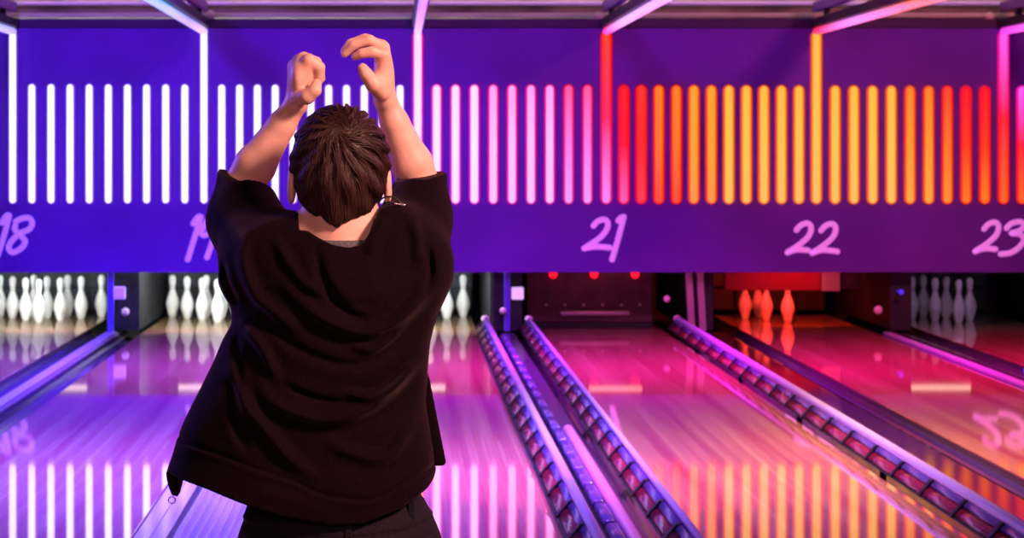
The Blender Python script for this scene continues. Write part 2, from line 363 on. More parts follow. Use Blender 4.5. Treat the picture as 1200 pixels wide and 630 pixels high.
# ------------------------------------------------------------------ light tubes on the panel
TALL = {18: 15.5, 19: 239.3, 20: 489.6, 21: 710.2, 22: 956.2, 23: 1175.2}
BAYS = [(18, 19, 9), (19, 20, 11), (20, 21, 9), (21, 22, 11), (22, 23, 9)]
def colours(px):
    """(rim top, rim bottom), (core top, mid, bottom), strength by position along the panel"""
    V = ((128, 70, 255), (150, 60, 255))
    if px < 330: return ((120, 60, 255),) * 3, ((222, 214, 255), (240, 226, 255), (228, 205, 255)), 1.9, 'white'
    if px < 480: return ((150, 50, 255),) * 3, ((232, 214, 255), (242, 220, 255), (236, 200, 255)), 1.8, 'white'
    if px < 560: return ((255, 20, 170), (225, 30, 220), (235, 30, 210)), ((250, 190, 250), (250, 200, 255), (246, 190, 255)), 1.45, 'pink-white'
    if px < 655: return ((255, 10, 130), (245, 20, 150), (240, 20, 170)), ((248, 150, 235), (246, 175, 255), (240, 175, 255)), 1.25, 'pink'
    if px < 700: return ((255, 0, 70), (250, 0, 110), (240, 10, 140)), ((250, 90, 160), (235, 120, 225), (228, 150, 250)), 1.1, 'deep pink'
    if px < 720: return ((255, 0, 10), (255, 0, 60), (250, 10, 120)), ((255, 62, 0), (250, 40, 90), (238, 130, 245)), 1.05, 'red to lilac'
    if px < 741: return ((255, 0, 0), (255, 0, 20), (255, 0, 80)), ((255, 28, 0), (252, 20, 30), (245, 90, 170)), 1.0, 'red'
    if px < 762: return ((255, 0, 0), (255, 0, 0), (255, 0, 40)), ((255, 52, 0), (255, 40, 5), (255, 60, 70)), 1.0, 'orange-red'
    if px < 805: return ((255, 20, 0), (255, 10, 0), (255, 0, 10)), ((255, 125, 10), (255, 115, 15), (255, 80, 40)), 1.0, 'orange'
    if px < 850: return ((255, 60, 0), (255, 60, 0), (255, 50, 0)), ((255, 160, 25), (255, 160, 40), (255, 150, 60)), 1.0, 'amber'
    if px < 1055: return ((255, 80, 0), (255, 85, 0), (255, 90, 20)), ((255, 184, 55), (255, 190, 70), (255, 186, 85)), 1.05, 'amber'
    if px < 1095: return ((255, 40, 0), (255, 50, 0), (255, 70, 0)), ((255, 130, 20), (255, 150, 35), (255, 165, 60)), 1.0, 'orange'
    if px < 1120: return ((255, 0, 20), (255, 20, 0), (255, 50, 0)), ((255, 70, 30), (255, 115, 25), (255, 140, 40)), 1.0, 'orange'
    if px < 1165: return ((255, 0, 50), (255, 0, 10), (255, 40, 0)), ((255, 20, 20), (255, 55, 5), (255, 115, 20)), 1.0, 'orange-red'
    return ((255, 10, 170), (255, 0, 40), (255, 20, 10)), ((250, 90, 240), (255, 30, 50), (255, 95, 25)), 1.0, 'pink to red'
def light_tube(px, ytop, label, group, name='light_tube'):
    halo, core, st, word = colours(px)
    wide = 0.0 if px < 480 else (0.004 if px < 700 else 0.009)
    x, z0, z1 = wx(px), wz(239.5), wz(ytop)
    t = empty(name, (x, YP, z0), label, 'light tube', group)
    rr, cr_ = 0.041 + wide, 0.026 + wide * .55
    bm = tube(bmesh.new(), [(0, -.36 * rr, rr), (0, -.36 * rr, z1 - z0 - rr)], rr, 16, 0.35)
    o = obj('halo', bm, lamp_mat(*halo, 0.62 if px < 480 else 0.85), t, True); o['label'] = 'glow round the tube built as a deeper coloured rim'  # coloured halo of the tube, added as an emitting shell
    bm = tube(bmesh.new(), [(0, -.032, cr_ + .012), (0, -.032, z1 - z0 - cr_ - .012)], cr_, 14, 0.8)
    obj('diffuser', bm, lamp_mat(*core, st), t, True)
    return t
ordn = ['first', 'second', 'third', 'fourth', 'fifth', 'sixth', 'seventh', 'eighth', 'ninth', 'tenth', 'eleventh']
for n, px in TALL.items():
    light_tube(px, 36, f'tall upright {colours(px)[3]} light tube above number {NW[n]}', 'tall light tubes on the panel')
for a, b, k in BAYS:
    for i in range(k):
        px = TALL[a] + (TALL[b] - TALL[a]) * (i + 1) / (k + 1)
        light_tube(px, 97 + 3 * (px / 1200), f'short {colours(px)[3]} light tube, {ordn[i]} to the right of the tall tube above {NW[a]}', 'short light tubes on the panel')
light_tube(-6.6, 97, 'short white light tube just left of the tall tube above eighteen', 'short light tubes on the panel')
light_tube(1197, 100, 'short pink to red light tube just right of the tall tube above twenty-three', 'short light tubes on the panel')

# ceiling light strips running from the panel top towards the viewer
strips = {18: ((90, 190, 250), (130, 200, 255), (170, 170, 250)), 19: ((40, 190, 250), (150, 160, 255), (225, 195, 255)), 20: ((150, 130, 255), (190, 160, 255), (225, 190, 255)),
          21: ((200, 170, 255), (225, 180, 255), (250, 60, 160)), 22: ((255, 120, 30), (225, 140, 250), (250, 20, 60)), 23: ((250, 140, 240), (230, 130, 250), (240, 60, 220))}
def run_mat(cols, st=1.1):
    m = bpy.data.materials.new('lit_strip'); m.use_nodes = True
    N, L, p = nodes(m)
    tc = N.new('ShaderNodeTexCoord'); sx = N.new('ShaderNodeSeparateXYZ'); L.new(tc.outputs['Generated'], sx.inputs[0])
    rp = N.new('ShaderNodeValToRGB'); cr = rp.color_ramp
    cr.elements[0].position = 0.55; cr.elements[0].color = lin(*cols[0]); cr.elements[1].position = 0.97; cr.elements[1].color = lin(*cols[2])
    e = cr.elements.new(0.8); e.color = lin(*cols[1])
    L.new(sx.outputs['Y'], rp.inputs['Fac']); L.new(rp.outputs['Color'], p.inputs['Emission Color']); p.inputs['Emission Strength'].default_value = st
    return m
for n, px in TALL.items():
    x, z = wx(px), wz(37)
    t = empty('ceiling_light_strip', (x, YP, z), f'slanting light strip on a dark beam overhead, meeting the tall tube above {NW[n]}', 'ceiling light', 'light strips under the beams')
    obj('tube', tube(bmesh.new(), [(0, -9.0, 0), (0, -.03, 0)], 0.030, 12), run_mat(strips[n]), t, True)
    obj('beam', box(bmesh.new(), -.05, .05, -9.0, -.005, .031, .10, .006), M['dark'], t)
    sgn = 1 if px > 300 else 1
    obj('side_fin', box(bmesh.new(), -.03, .03, -9.0, -.005, .16, .24, .006), M['beam'], t)
    obj('hanger', box(bmesh.new(), -.02, .02, -.6, -.52, .10, .16), M['dark'], t)
    obj('hanger', box(bmesh.new(), -.02, .02, -5.6, -5.52, .10, .16), M['dark'], t)
    obj('hanger', box(bmesh.new(), -.02, .02, -5.6, -5.52, .24, 4.2 - z, 0), M['dark'], t)
    obj('hanger', box(bmesh.new(), -.02, .02, -.6, -.52, .24, 4.2 - z, 0), M['dark'], t)

# ------------------------------------------------------------------ setting
def struct(name, bm, m): o = obj(name, bm, m); o['kind'] = 'structure'; return o
struct('floor', box(bmesh.new(), -8, 10, -6, YFOUL - .004, -.14, 0), M['approach'])
struct('floor_pit', box(bmesh.new(), -8, 10, YFOUL, 27, -.30, -.125), M['sub'])
struct('ceiling', box(bmesh.new(), -8, 10, -6, 27, 4.2, 4.3), M['ceiling'])
struct('wall_left', box(bmesh.new(), -8.1, -8, -6, 27, -.3, 4.2), M['wall'])
struct('wall_right', box(bmesh.new(), 10, 10.1, -6, 27, -.3, 4.2), M['wall'])
struct('wall_back', box(bmesh.new(), -8, 10, 26.0, 26.1, -.125, 4.2), M['wall'])
struct('wall_upper', box(bmesh.new(), -8, 10, YP + .55, YP + .6, 2.5, 4.2), M['wallup'])
struct('trim_1', box(bmesh.new(), -8, 10, YP + .12, YP + .54, wz(20), wz(14), .01), M['ledge'])
struct('trim_2', box(bmesh.new(), -8, 10, YP + .42, YP + .54, wz(3), wz(-2), .01), M['beam'])
for px in (245, 702, 1163):
    t = tag(obj('beam_bolt', lathe(bmesh.new(), [(.001, -.02), (.03, -.015), (.042, 0), (.03, .015), (.001, .02)], 14), M['knob'], None, True),
            {245: 'small pale round lamp on the ledge above number nineteen', 702: 'small pale round lamp on the ledge above number twenty-one', 1163: 'bright pale round lamp on the ledge left of number twenty-three'}[px], 'lamp', 'round lamps on the ledge')
    t.rotation_euler = (PI / 2, 0, 0); t.location = (wx(px), YP + .10, wz(19 if px > 300 else 17))

# ------------------------------------------------------------------ behind the panel: pits, dividers, pin lights
YK0, YK1 = YP + .22, 25.3
def kick(x0, x1, label):
    t = empty('kickback', ((x0 + x1) / 2, YK0, -.125), label, 'partition', 'partitions between the pin decks')
    obj('board', rel(t, box(bmesh.new(), x0, x1, YK0, YK1, .012, .95, .006)), M['kick'] if x0 < 2 else M['dark'], t)
    return t
KX = {(18, 19): (-2.40, -2.13), (19, 20): (-.86, -.57), (20, 21): (.77, 1.04), (21, 22): (2.42, 2.62), (22, 23): (4.08, 4.26)}
for (a, b), (x0, x1) in KX.items():
    t = kick(x0, x1, f'dark partition between the pin decks of lanes {NW[a]} and {NW[b]}')
kick(-4.02, -3.80, 'dark partition at the far left of the pin decks'); kick(5.60, 5.8, 'dark partition at the far right of the pin decks')
for n, cx in LANES.items():
    mat = M['curtain'] if n < 21 else M['dark']
    t = empty('pit_curtain', (cx, 25.05, 0.02), f'dark quilted pit curtain hanging behind the pins of lane {NW[n]}', 'curtain', 'curtains behind the pins')
    w = 0.56
    for i in range(4):
        for j in range(2):
            x0 = -w + 2 * w * i / 4; x1 = x0 + 2 * w / 4
            z0, z1 = (0.0, 0.20) if j == 0 else (0.215, .80)
            obj('pad', box(bmesh.new(), x0 + .008, x1 - .008, 0, .05, z0, z1, .012), mat, t)
    obj('backing', box(bmesh.new(), -w, w, .051, .07, 0, .8), M['dark'], t)

def fixture(name, x0, x1, y, z, label, mat, h=.05, tilt=None):
    t = empty(name, ((x0 + x1) / 2, y, z), label, 'light fixture', 'light fixtures behind the panel')
    w = (x1 - x0) / 2
    if tilt is None:   # faces the viewer
        obj('housing', box(bmesh.new(), -w - .02, w + .02, .005, .06, -h / 2 - .01, h / 2 + .01, .004), M['dark'], t)
        obj('diffuser', box(bmesh.new(), -w, w, -.004, .004, -h / 2, h / 2, .002), mat, t)
        for sx in (-.7, .7): obj('bracket', box(bmesh.new(), sx * w - .012, sx * w + .012, .06, .425, -.012, .012), M['dark'], t)
    else:
        obj('housing', box(bmesh.new(), -w - .02, w + .02, -.06, -.01, -.02, .08, .004), M['dark'], t)
        o = obj('diffuser', box(bmesh.new(), -w, w, -.008, .012, 0, .07, .004), mat, t)
    return t
for n in (18, 19, 20):
    fixture('pin_light', LANES[n] - .34, LANES[n] + .34, YP + .16, .70, f'white pin light behind the panel over lane {NW[n]}', M['pinlight'], tilt=1)
M['dimpin'] = pbr('dim_pin_light', (1, 1, 1), .5, emit=(.75, .45, 1.0), estr=15.0)
fixture('pin_light', LANES[23] - .48, LANES[23] + .48, YP + .16, .70, 'dim pink pin light behind the panel over lane twenty-three', M['dimpin'], tilt=1)
for n, m in ((18, 'barlight'), (19, 'barlight'), (20, 'barlight'), (21, 'barlight_red'), (23, 'barlight')):
    fixture('light_bar', LANES[n] - .42, LANES[n] + .30, 24.62, .655, f'slim warm light bar over the pit of lane {NW[n]}', M[m])

# lit squares, posts and knobs on the partitions
def square(px, py, mat, label):
    y = YK0 - .03; s = FPX / y
    x, z = (px - 465) / s, EYE - (py - 175) / s
    t = tag(obj('indicator_light', box(bmesh.new(), -.05, .05, -.015, .028, -.052, .052, .012), mat), label, 'indicator light', 'square lights on the partitions')
    t.location = (x, y, z)
square(140, 343, M['sign_violet'], 'violet lit square on the partition between lanes eighteen and nineteen')
square(606.5, 343.5, M['sign_white'], 'white lit square on the partition between lanes twenty and twenty-one')
def post(px0, px1, y, mat, label, zt=.9, lean=0.0):
    s = FPX / y; x0, x1 = (px0 - 465) / s, (px1 - 465) / s
    bm = bmesh.new(); box(bm, x0, x1, y, y + .05, .012, zt, .006)
    for v in bm.verts: v.co.x -= lean * (v.co.z)
    c = Vector(((x0 + x1) / 2, y, .012)); bmesh.ops.translate(bm, verts=bm.verts, vec=-c)
    t = tag(obj('upright_post', bm, mat), label, 'post', 'posts between the pin decks'); t.location = c
post(126, 133, YK0 - .12, M['bluepost'], 'deep blue post right of the pins on lane eighteen')
post(577, 590, YK0 - .07, M['kick'], 'dark grey post right of the pins on lane twenty')
post(591, 598, YK0 - .12, M['bluepost'], 'deep violet post left of the white lit square')
post(807, 815, YK0 - .07, M['post'], 'pinkish metal post, left one of the pair between lanes twenty-one and twenty-two', lean=.05)
post(820, 828, YK0 - .07, M['post'], 'pinkish metal post, right one of the pair between lanes twenty-one and twenty-two', lean=.05)
def knob(px, py, r, label, mat=None, y=YK0 - .16):
    s = FPX / y
    bm = bmesh.new(); bmesh.ops.create_uvsphere(bm, u_segments=14, v_segments=10, radius=r)
    stem = box(bm, -r * .3, r * .3, r * .5, .162, -r * .3, r * .3)
    t = tag(obj('latch_knob', bm, mat or M['knob'], None, True), label, 'knob', 'knobs at the lane ends')
    t.location = ((px - 465) / s, y, EYE - (py - 175) / s)
knob(147, 365, .032, 'small round knob below the violet lit square')
knob(589.5, 364, .028, 'small round knob below the white lit square')
knob(781.5, 350, .028, 'small pale knob beside the lowered board of lane twenty-one')
knob(1029, 363, .036, 'pale round knob left of the pins on lane twenty-three')
knob(1056, 342, .022, 'small blue lamp above the left pins on lane twenty-three', M['bluelamp'])
t = tag(obj('reflector_stud', box(bmesh.new(), -.02, .02, -.012, .012, 0, .04, .006), M['bluelamp']), 'small blue stud on the divider right of lane twenty-two', 'stud')
t.location = (4.235, 18.2, 0.0)

# lane 21: lowered sweep board with grip and three red lamps
ys = 22.9; s_ = FPX / ys
fx = lambda px: (px - 465) / s_
fz = lambda py: EYE - (py - 175) / s_
t = empty('sweep_board', (fx(692), ys, .04), 'dark lowered sweep board with a long pale grip and red lamps on lane twenty-one', 'sweep board')
bm = bmesh.new(); box(bm, fx(617), fx(765), ys, ys + .05, .045, .62, .012); obj('board', rel(t, bm), M['sweep'], t)
for px in (640, 662, 684, 706, 728, 750):
    bm = bmesh.new(); lathe(bm, [(.001, 0), (.012, .001), (.012, .006), (.001, .008)], 10); bmesh.ops.rotate(bm, verts=bm.verts, matrix=Matrix.Rotation(PI / 2, 3, 'X'))
    bmesh.ops.translate(bm, verts=bm.verts, vec=(fx(px), ys, fz(357))); obj('bolt', rel(t, bm), M['handle'], t)
bm = bmesh.new(); tube(bm, [(fx(658), ys - .025, fz(366.5)), (fx(735), ys - .025, fz(366.5))], .022, 12); obj('grip', rel(t, bm), M['handle'], t, True)
bm = bmesh.new(); box(bm, fx(617), fx(765), ys - .01, ys + .06, .0, .043, .006); obj('lower_edge', rel(t, bm), M['dark'], t)
for px in (648, 696, 744):
    bm = bmesh.new(); bmesh.ops.create_uvsphere(bm, u_segments=14, v_segments=10, radius=.036)
    bmesh.ops.translate(bm, verts=bm.verts, vec=(fx(px), ys - .02, fz(321))); obj('red_lamp', rel(t, bm), M['redlamp'], t, True)
bm = bmesh.new(); box(bm, fx(690), fx(752), ys - .022, ys - .002, .492, .532, .004); obj('amber_light', rel(t, bm), M['barlight_red'], t)
# lane 22: red bar half lowered over the pins
ys2 = 22.75; s_ = FPX / ys2
t = empty('sweep_bar', (fx(915), ys2, fz(340)), 'red lit sweep bar with a cream end block hanging over the pins of lane twenty-two', 'sweep bar')
bm = bmesh.new(); box(bm, fx(849), fx(962), ys2, ys2 + .06, fz(340), fz(312), .012); obj('bar', rel(t, bm), M['redbar'], t)
bm = bmesh.new(); box(bm, fx(963), fx(985), ys2 - .01, ys2 + .06, fz(341), fz(312), .014); obj('end_block', rel(t, bm), M['cream'], t)
bm = bmesh.new(); box(bm, fx(986), fx(1010), ys2 + .02, ys2 + .05, fz(338), fz(312), .006); obj('arm', rel(t, bm), M['sweep'], t)
bm = bmesh.new(); box(bm, fx(870), fx(874), ys2 + .061, ys2 + .10, fz(312), .95, 0); box(bm, fx(950), fx(954), ys2 + .061, ys2 + .10, fz(312), .95, 0)
obj('lift_arm', rel(t, bm), M['dark'], t)

# ------------------------------------------------------------------ bowling pins
def pin_mat():
    m = pbr('pin_plastic', (0.86, 0.88, 0.86), 0.22)
    N, L, p = nodes(m)
    tc = N.new('ShaderNodeTexCoord'); sx = N.new('ShaderNodeSeparateXYZ'); L.new(tc.outputs['Object'], sx.inputs[0])
    rp = N.new('ShaderNodeValToRGB'); cr = rp.color_ramp; cr.interpolation = 'CONSTANT'
    w = (0.86, 0.88, 0.86, 1); g = (0.42, 0.45, 0.44, 1)
    mr = N.new('ShaderNodeMath'); mr.operation = 'DIVIDE'; mr.inputs[1].default_value = .381; L.new(sx.outputs['Z'], mr.inputs[0])
    cr.elements[0].color = w; cr.elements[1].position = .665; cr.elements[1].color = g
    e = cr.elements.new(.685); e.color = w
    e = cr.elements.new(.725); e.color = g
    e = cr.elements.new(.74); e.color = w
    L.new(mr.outputs[0], rp.inputs['Fac']); L.new(rp.outputs['Color'], p.inputs['Base Color'])
    return m
M['pin'] = pin_mat()
inch = .0254
keys = [(1.0, 0), (1.07, .1), (1.414, .75), (1.80, 2.25), (2.17, 3.375), (2.38, 4.5), (2.26, 5.875), (1.85, 7.25), (1.29, 8.625), (1.0, 9.375), (.90, 10), (.94, 10.875), (1.08, 11.75), (1.22, 12.625), (1.27, 13.5), (1.12, 14.2), (.78, 14.7), (.4, 14.93), (.05, 15)]
prof = [(p.x * inch, p.y * inch) for p in crom([(a, b, 0) for a, b in keys], 2)]
bm = bmesh.new(); lathe(bm, prof, 24)
pin0 = obj('bowling_pin', bm, M['pin'], None, True)
ROW = .2637
POS = {1: (0, 0), 2: (-.1524, 1), 3: (.1524, 1), 4: (-.3048, 2), 5: (0, 2), 6: (.3048, 2), 7: (-.4572, 3), 8: (-.1524, 3), 9: (.1524, 3), 10: (.4572, 3)}
WORD = {1: 'head pin at the front', 2: 'left pin of the second row', 3: 'right pin of the second row', 4: 'left pin of the third row', 5: 'middle pin of the third row', 6: 'right pin of the third row',
        7: 'left end pin of the back row', 8: 'second pin of the back row', 9: 'third pin of the back row', 10: 'right end pin of the back row'}
STAND = {18: range(1, 11), 19: range(1, 11), 20: (6, 10, 9, 3), 22: (1, 2, 4, 8), 23: (1, 2, 3, 4, 5, 7, 8)}
colw = {18: 'white', 19: 'white', 20: 'white', 22: 'red-lit', 23: 'dim pinkish'}
first = True
for n, ks in STAND.items():
    for k in ks:
        o = pin0 if first else pin0.copy()
        if not first: C.objects.link(o)
        first = False
        dx, r = POS[k]
        o.location = (LANES[n] + dx + (0.0 if n != 23 else -.02), YHEAD + ROW * r, 0.0005)
        tag(o, f'{colw[n]} bowling pin on lane {NW[n]}, {WORD[k]}', 'bowling pin', f'pins standing on lane {n}')

# ------------------------------------------------------------------ the person
YB = 4.66
XB = (398 - 465) / (FPX / YB)
person = empty('person', (XB, YB, 0), 'person in a black zip hoodie seen from behind, both arms raised over the head', 'person')
def P(px, py, dy=0.0):
    s = FPX / (YB + dy)
    return np.array([(px - 465) / s - XB, dy, EYE - (py - 175) / s])
S0 = FPX / YB
class Grid:
    def __init__(self, lo, hi, h):
        self.lo = np.array(lo, float); self.h = h
        n = np.ceil((np.array(hi) - self.lo) / h).astype(int) + 1
        self.n = n
        self.ax = [(self.lo[i] + h * np.arange(n[i])).astype(np.float32) for i in range(3)]
        self.F = np.full(n, 0.5, np.float32)
    def sl(self, lo, hi):
        out = []
        for i in range(3):
            a = max(0, int((lo[i] - self.lo[i]) / self.h)); b = min(self.n[i], int((hi[i] - self.lo[i]) / self.h) + 2)
            out.append(slice(a, max(b, a)))
        return tuple(out)
    def xyz(self, s):
        return self.ax[0][s[0]][:, None, None], self.ax[1][s[1]][None, :, None], self.ax[2][s[2]][None, None, :]
    def add(self, fn, lo, hi, k=0.0, sub=False):
        pad = k + .025
        s = self.sl(np.array(lo) - pad, np.array(hi) + pad)
        d = fn(*self.xyz(s)); f = self.F[s]
        if sub: f2 = -smin(-f, d, k)
        else: f2 = smin(f, d, k)
        self.F[s] = f2
    def cone(self, a, b, ra, rb, k=0.0):
        a = np.array(a, float); b = np.array(b, float); r = max(ra, rb)
        self.add(lambda X, Y, Z: cone_d(X, Y, Z, a, b, ra, rb), np.minimum(a, b) - r, np.maximum(a, b) + r, k)
    def chain(self, pts, rs, k=0.0):
        for i in range(len(pts) - 1): self.cone(pts[i], pts[i + 1], rs[i], rs[i + 1], k)
    def ell(self, c, r, k=0.0, sub=False):
        c = np.array(c, float); r = np.array(r, float)
        self.add(lambda X, Y, Z: ell_d(X, Y, Z, c, r), c - r, c + r, k, sub)
    def mesh(self, name, mat, parent, smooth_it=0):
        F = self.F
        ins = F < 0
        nx, ny, nz = F.shape
        cnt = np.zeros((nx - 1, ny - 1, nz - 1), np.uint8)
        for i in (0, 1):
            for j in (0, 1):
                for k in (0, 1): cnt += ins[i:nx - 1 + i, j:ny - 1 + j, k:nz - 1 + k]
        act = (cnt > 0) & (cnt < 8)
        ci, cj, ck = np.nonzero(act)
        idx = np.full(act.shape, -1, np.int32); idx[ci, cj, ck] = np.arange(len(ci))
        acc = np.zeros((len(ci), 3)); num = np.zeros(len(ci))
        corners = [(i, j, k) for i in (0, 1) for j in (0, 1) for k in (0, 1)]
        for a in corners:
            for axn in range(3):
                if a[axn] == 1: continue
                b = list(a); b[axn] = 1
                fa = F[ci + a[0], cj + a[1], ck + a[2]].astype(float); fb = F[ci + b[0], cj + b[1], ck + b[2]].astype(float)
                m = (fa < 0) != (fb < 0)
                t = np.where(m, fa / np.where(m, fa - fb, 1), 0)
                pos = np.array(a, float)[None, :].repeat(len(ci), 0); pos[:, axn] += t
                acc += pos * m[:, None]; num += m
        V = (acc / num[:, None] + np.stack([ci, cj, ck], 1)) * self.h + self.lo
        quads = []
        for axn in range(3):
            s0 = [slice(None)] * 3; s1 = [slice(None)] * 3
            s0[axn] = slice(0, -1); s1[axn] = slice(1, None)
            A = ins[tuple(s0)]; B = ins[tuple(s1)]
            e = A != B
            o1, o2 = [(1, 2), (2, 0), (0, 1)][axn]
            ii = np.array(np.nonzero(e)).T
            ok = (ii[:, o1] > 0) & (ii[:, o2] > 0) & (ii[:, o1] < F.shape[o1] - 1) & (ii[:, o2] < F.shape[o2] - 1)
            ii = ii[ok]; flip = B[ii[:, 0], ii[:, 1], ii[:, 2]]
            def cell(d1, d2):
                q = ii.copy(); q[:, o1] += d1; q[:, o2] += d2
                return idx[q[:, 0], q[:, 1], q[:, 2]]
            q = np.stack([cell(-1, -1), cell(0, -1), cell(0, 0), cell(-1, 0)], 1)
            q[flip] = q[flip][:, ::-1]
            quads.append(q)
        Q = np.concatenate(quads)
        for _ in range(smooth_it):
            sm = np.zeros_like(V); c = np.zeros(len(V))
            for a, b in ((0, 1), (1, 2), (2, 3), (3, 0)):
                np.add.at(sm, Q[:, a], V[Q[:, b]]); np.add.at(sm, Q[:, b], V[Q[:, a]])
                np.add.at(c, Q[:, a], 1); np.add.at(c, Q[:, b], 1)
            V = 0.5 * V + 0.5 * sm / c[:, None]
        me = bpy.data.meshes.new(name)
        me.vertices.add(len(V)); me.vertices.foreach_set('co', V.astype(np.float32).ravel())
        me.loops.add(Q.size); me.loops.foreach_set('vertex_index', Q.astype(np.int32).ravel())
        me.polygons.add(len(Q)); me.polygons.foreach_set('loop_start', np.arange(0, Q.size, 4, dtype=np.int32))
        me.polygons.foreach_set('loop_total', np.full(len(Q), 4, np.int32))
        me.polygons.foreach_set('use_smooth', np.ones(len(Q), bool))
        me.update(calc_edges=True); me.validate()
        me.materials.append(mat)
        o = bpy.data.objects.new(name, me); C.objects.link(o); o.parent = parent
        return o
def smin(a, b, k):
    if k <= 0: return np.minimum(a, b)
    h = np.clip(k - np.abs(a - b), 0, None) / k
    return np.minimum(a, b) - h * h * k * 0.25
def cone_d(X, Y, Z, a, b, ra, rb):
    ab = b - a; l2 = float(ab @ ab)
    t = np.clip(((X - a[0]) * ab[0] + (Y - a[1]) * ab[1] + (Z - a[2]) * ab[2]) / l2, 0, 1)
    return np.sqrt((X - a[0] - t * ab[0]) ** 2 + (Y - a[1] - t * ab[1]) ** 2 + (Z - a[2] - t * ab[2]) ** 2) - (ra + (rb - ra) * t)
def ell_d(X, Y, Z, c, r):
    x, y, z = X - c[0], Y - c[1], Z - c[2]
    k0 = np.sqrt((x / r[0]) ** 2 + (y / r[1]) ** 2 + (z / r[2]) ** 2)
    k1 = np.sqrt((x / r[0] ** 2) ** 2 + (y / r[1] ** 2) ** 2 + (z / r[2] ** 2) ** 2) + 1e-6
    return k0 * (k0 - 1) / k1
def interp(z, table):   # table rows (z, value...) any order
    T = sorted(table); zs = [r[0] for r in T]
    return [np.interp(z, zs, [r[i] for r in T]).astype(np.float32) for i in range(1, len(T[0]))]

# ---- materials of the person
M['skin'] = pbr('skin', (0.78, 0.47, 0.36), 0.5, Subsurface_Weight=0.15, Subsurface_Scale=0.02)
M['skin'].node_tree.nodes['Principled BSDF'].inputs['Subsurface Radius'].default_value = (1.0, 0.35, 0.2)
add_noise_colour(M['skin'], (0.74, 0.42, 0.32), (0.82, 0.50, 0.39), (1, 1, 1), 25.0, 3)
def cloth(name, col, rough, sheen, nscale, bump):
    m = pbr(name, col, rough, spec=0.2)
    p = m.node_tree.nodes['Principled BSDF']; p.inputs['Sheen Weight'].default_value = sheen; p.inputs['Sheen Roughness'].default_value = 0.4
    p.inputs['Sheen Tint'].default_value = (1, .6, .62, 1); p.inputs['Specular IOR Level'].default_value = .06
    add_noise_colour(m, [c * .75 for c in col], [c * 1.3 for c in col], (1, 1, 1), nscale, 5, bump, .002)
    return m
M['hoodie'] = cloth('black_sweatshirt_cloth', (0.0046, 0.0011, 0.0030), 0.85, 0.07, 220.0, 0.35)
M['tshirt'] = cloth('grey_jersey', (0.10, 0.10, 0.11), 0.85, 0.05, 300.0, 0.2)
M['jeans'] = cloth('black_denim', (0.011, 0.008, 0.014), 0.8, 0.06, 350.0, 0.4)
M['hair'] = pbr('dark_brown_hair', (0.036, 0.013, 0.010), 0.5, spec=0.35)
M['shoe'] = pbr('dark_shoe', (0.03, 0.03, 0.035), 0.5)
M['sole'] = pbr('white_sole', (0.7, 0.7, 0.7), 0.6)
M['metal'] = pbr('zip_metal', (0.75, 0.72, 0.72), 0.25, 0.9)
M['eye'] = pbr('eye_white', (0.8, 0.78, 0.75), 0.2)
M['cord'] = pbr('black_cord', (0.01, 0.01, 0.012), 0.6)

# ---- body
G = Grid((-.29, -.20, -.005), (.27, .30, 1.80), .0035)
hc = P(398, 196, 0.0)
G.ell((hc[0], .005, 1.488), (.076, .093, .093))                 # skull
G.ell((hc[0], .045, 1.43), (.056, .055, .075), .04)             # jaw
G.cone((hc[0], -.012, 1.45), (hc[0], -.018, 1.30), .050, .055, .025)
G.ell((hc[0], .108, 1.445), (.012, .018, .020), .012)           # nose
G.ell((hc[0], .094, 1.408), (.022, .010, .008), .006)           # lips
G.ell((hc[0], .088, 1.38), (.02, .016, .016), .015)             # chin
for sx in (-1, 1):
    G.ell((hc[0] + sx * .033, .100, 1.472), (.014, .008, .009), .006, True)   # eye sockets
    G.ell((hc[0] + sx * .034, .092, 1.492), (.022, .010, .006), .01)          # brows
    e = np.array((hc[0] + sx * .083, .002, 1.447))
    G.ell(e, (.0085, .021, .031), .006); G.ell(e + (sx * .008, .004, .004), (.004, .011, .016), .004, True)
for sx in (-1, 1): G.cone((sx * .02 + hc[0], -.014, 1.40), (sx * .12, -.012, 1.315), .030, .040, .03)
# trunk, legs
trunk = [(1.33, .06, .05, -.015), (1.30, .13, .075, -.01), (1.24, .150, .09, 0), (1.1, .140, .095, 0), (.98, .130, .09, 0), (.88, .15, .10, 0), (.80, .155, .105, 0)]
def trunk_d(off, table):
    def fn(X, Y, Z):
        a, b, cy = interp(Z, table); a = a + off; b = b + off
        q = np.sqrt((X / a) ** 2 + ((Y - cy) / b) ** 2)
        d = (q - 1) * np.minimum(a, b)
        z0, z1 = min(t[0] for t in table), max(t[0] for t in table)
        return np.maximum(d, np.maximum(z0 - Z, Z - z1 - off))
    return fn
G.add(trunk_d(0, trunk), (-.17, -.12, .80), (.17, .12, 1.33), .03)
for sx in (-1, 1):
    G.chain([(sx * .075, 0, .84), (sx * .09, .01, .45), (sx * .095, -.01, .10)], [.078, .048, .034], .03)
    G.chain([(sx * .095, -.01, .07), (sx * .105, .10, .035), (sx * .11, .15, .03)], [.032, .030, .022], .015)
# arms
SHL, ELL_, WRL = P(310, 292, 0.0), P(279, 224, .17), P(347, 121, .125)
SHR, ELR, WRR = P(484, 290, 0.0), P(496, 224, .17), P(451, 116, .125)
for S, E, W, flat in ((SHL, ELL_, WRL, 0), (SHR, ELR, WRR, 0)):
    G.cone(S, E, .047, .036, .03)
    m1 = E + (W - E) * .3
    G.chain([E, m1, E + (W - E) * .75, W], [.034, .0365, .025, .0195], .008)
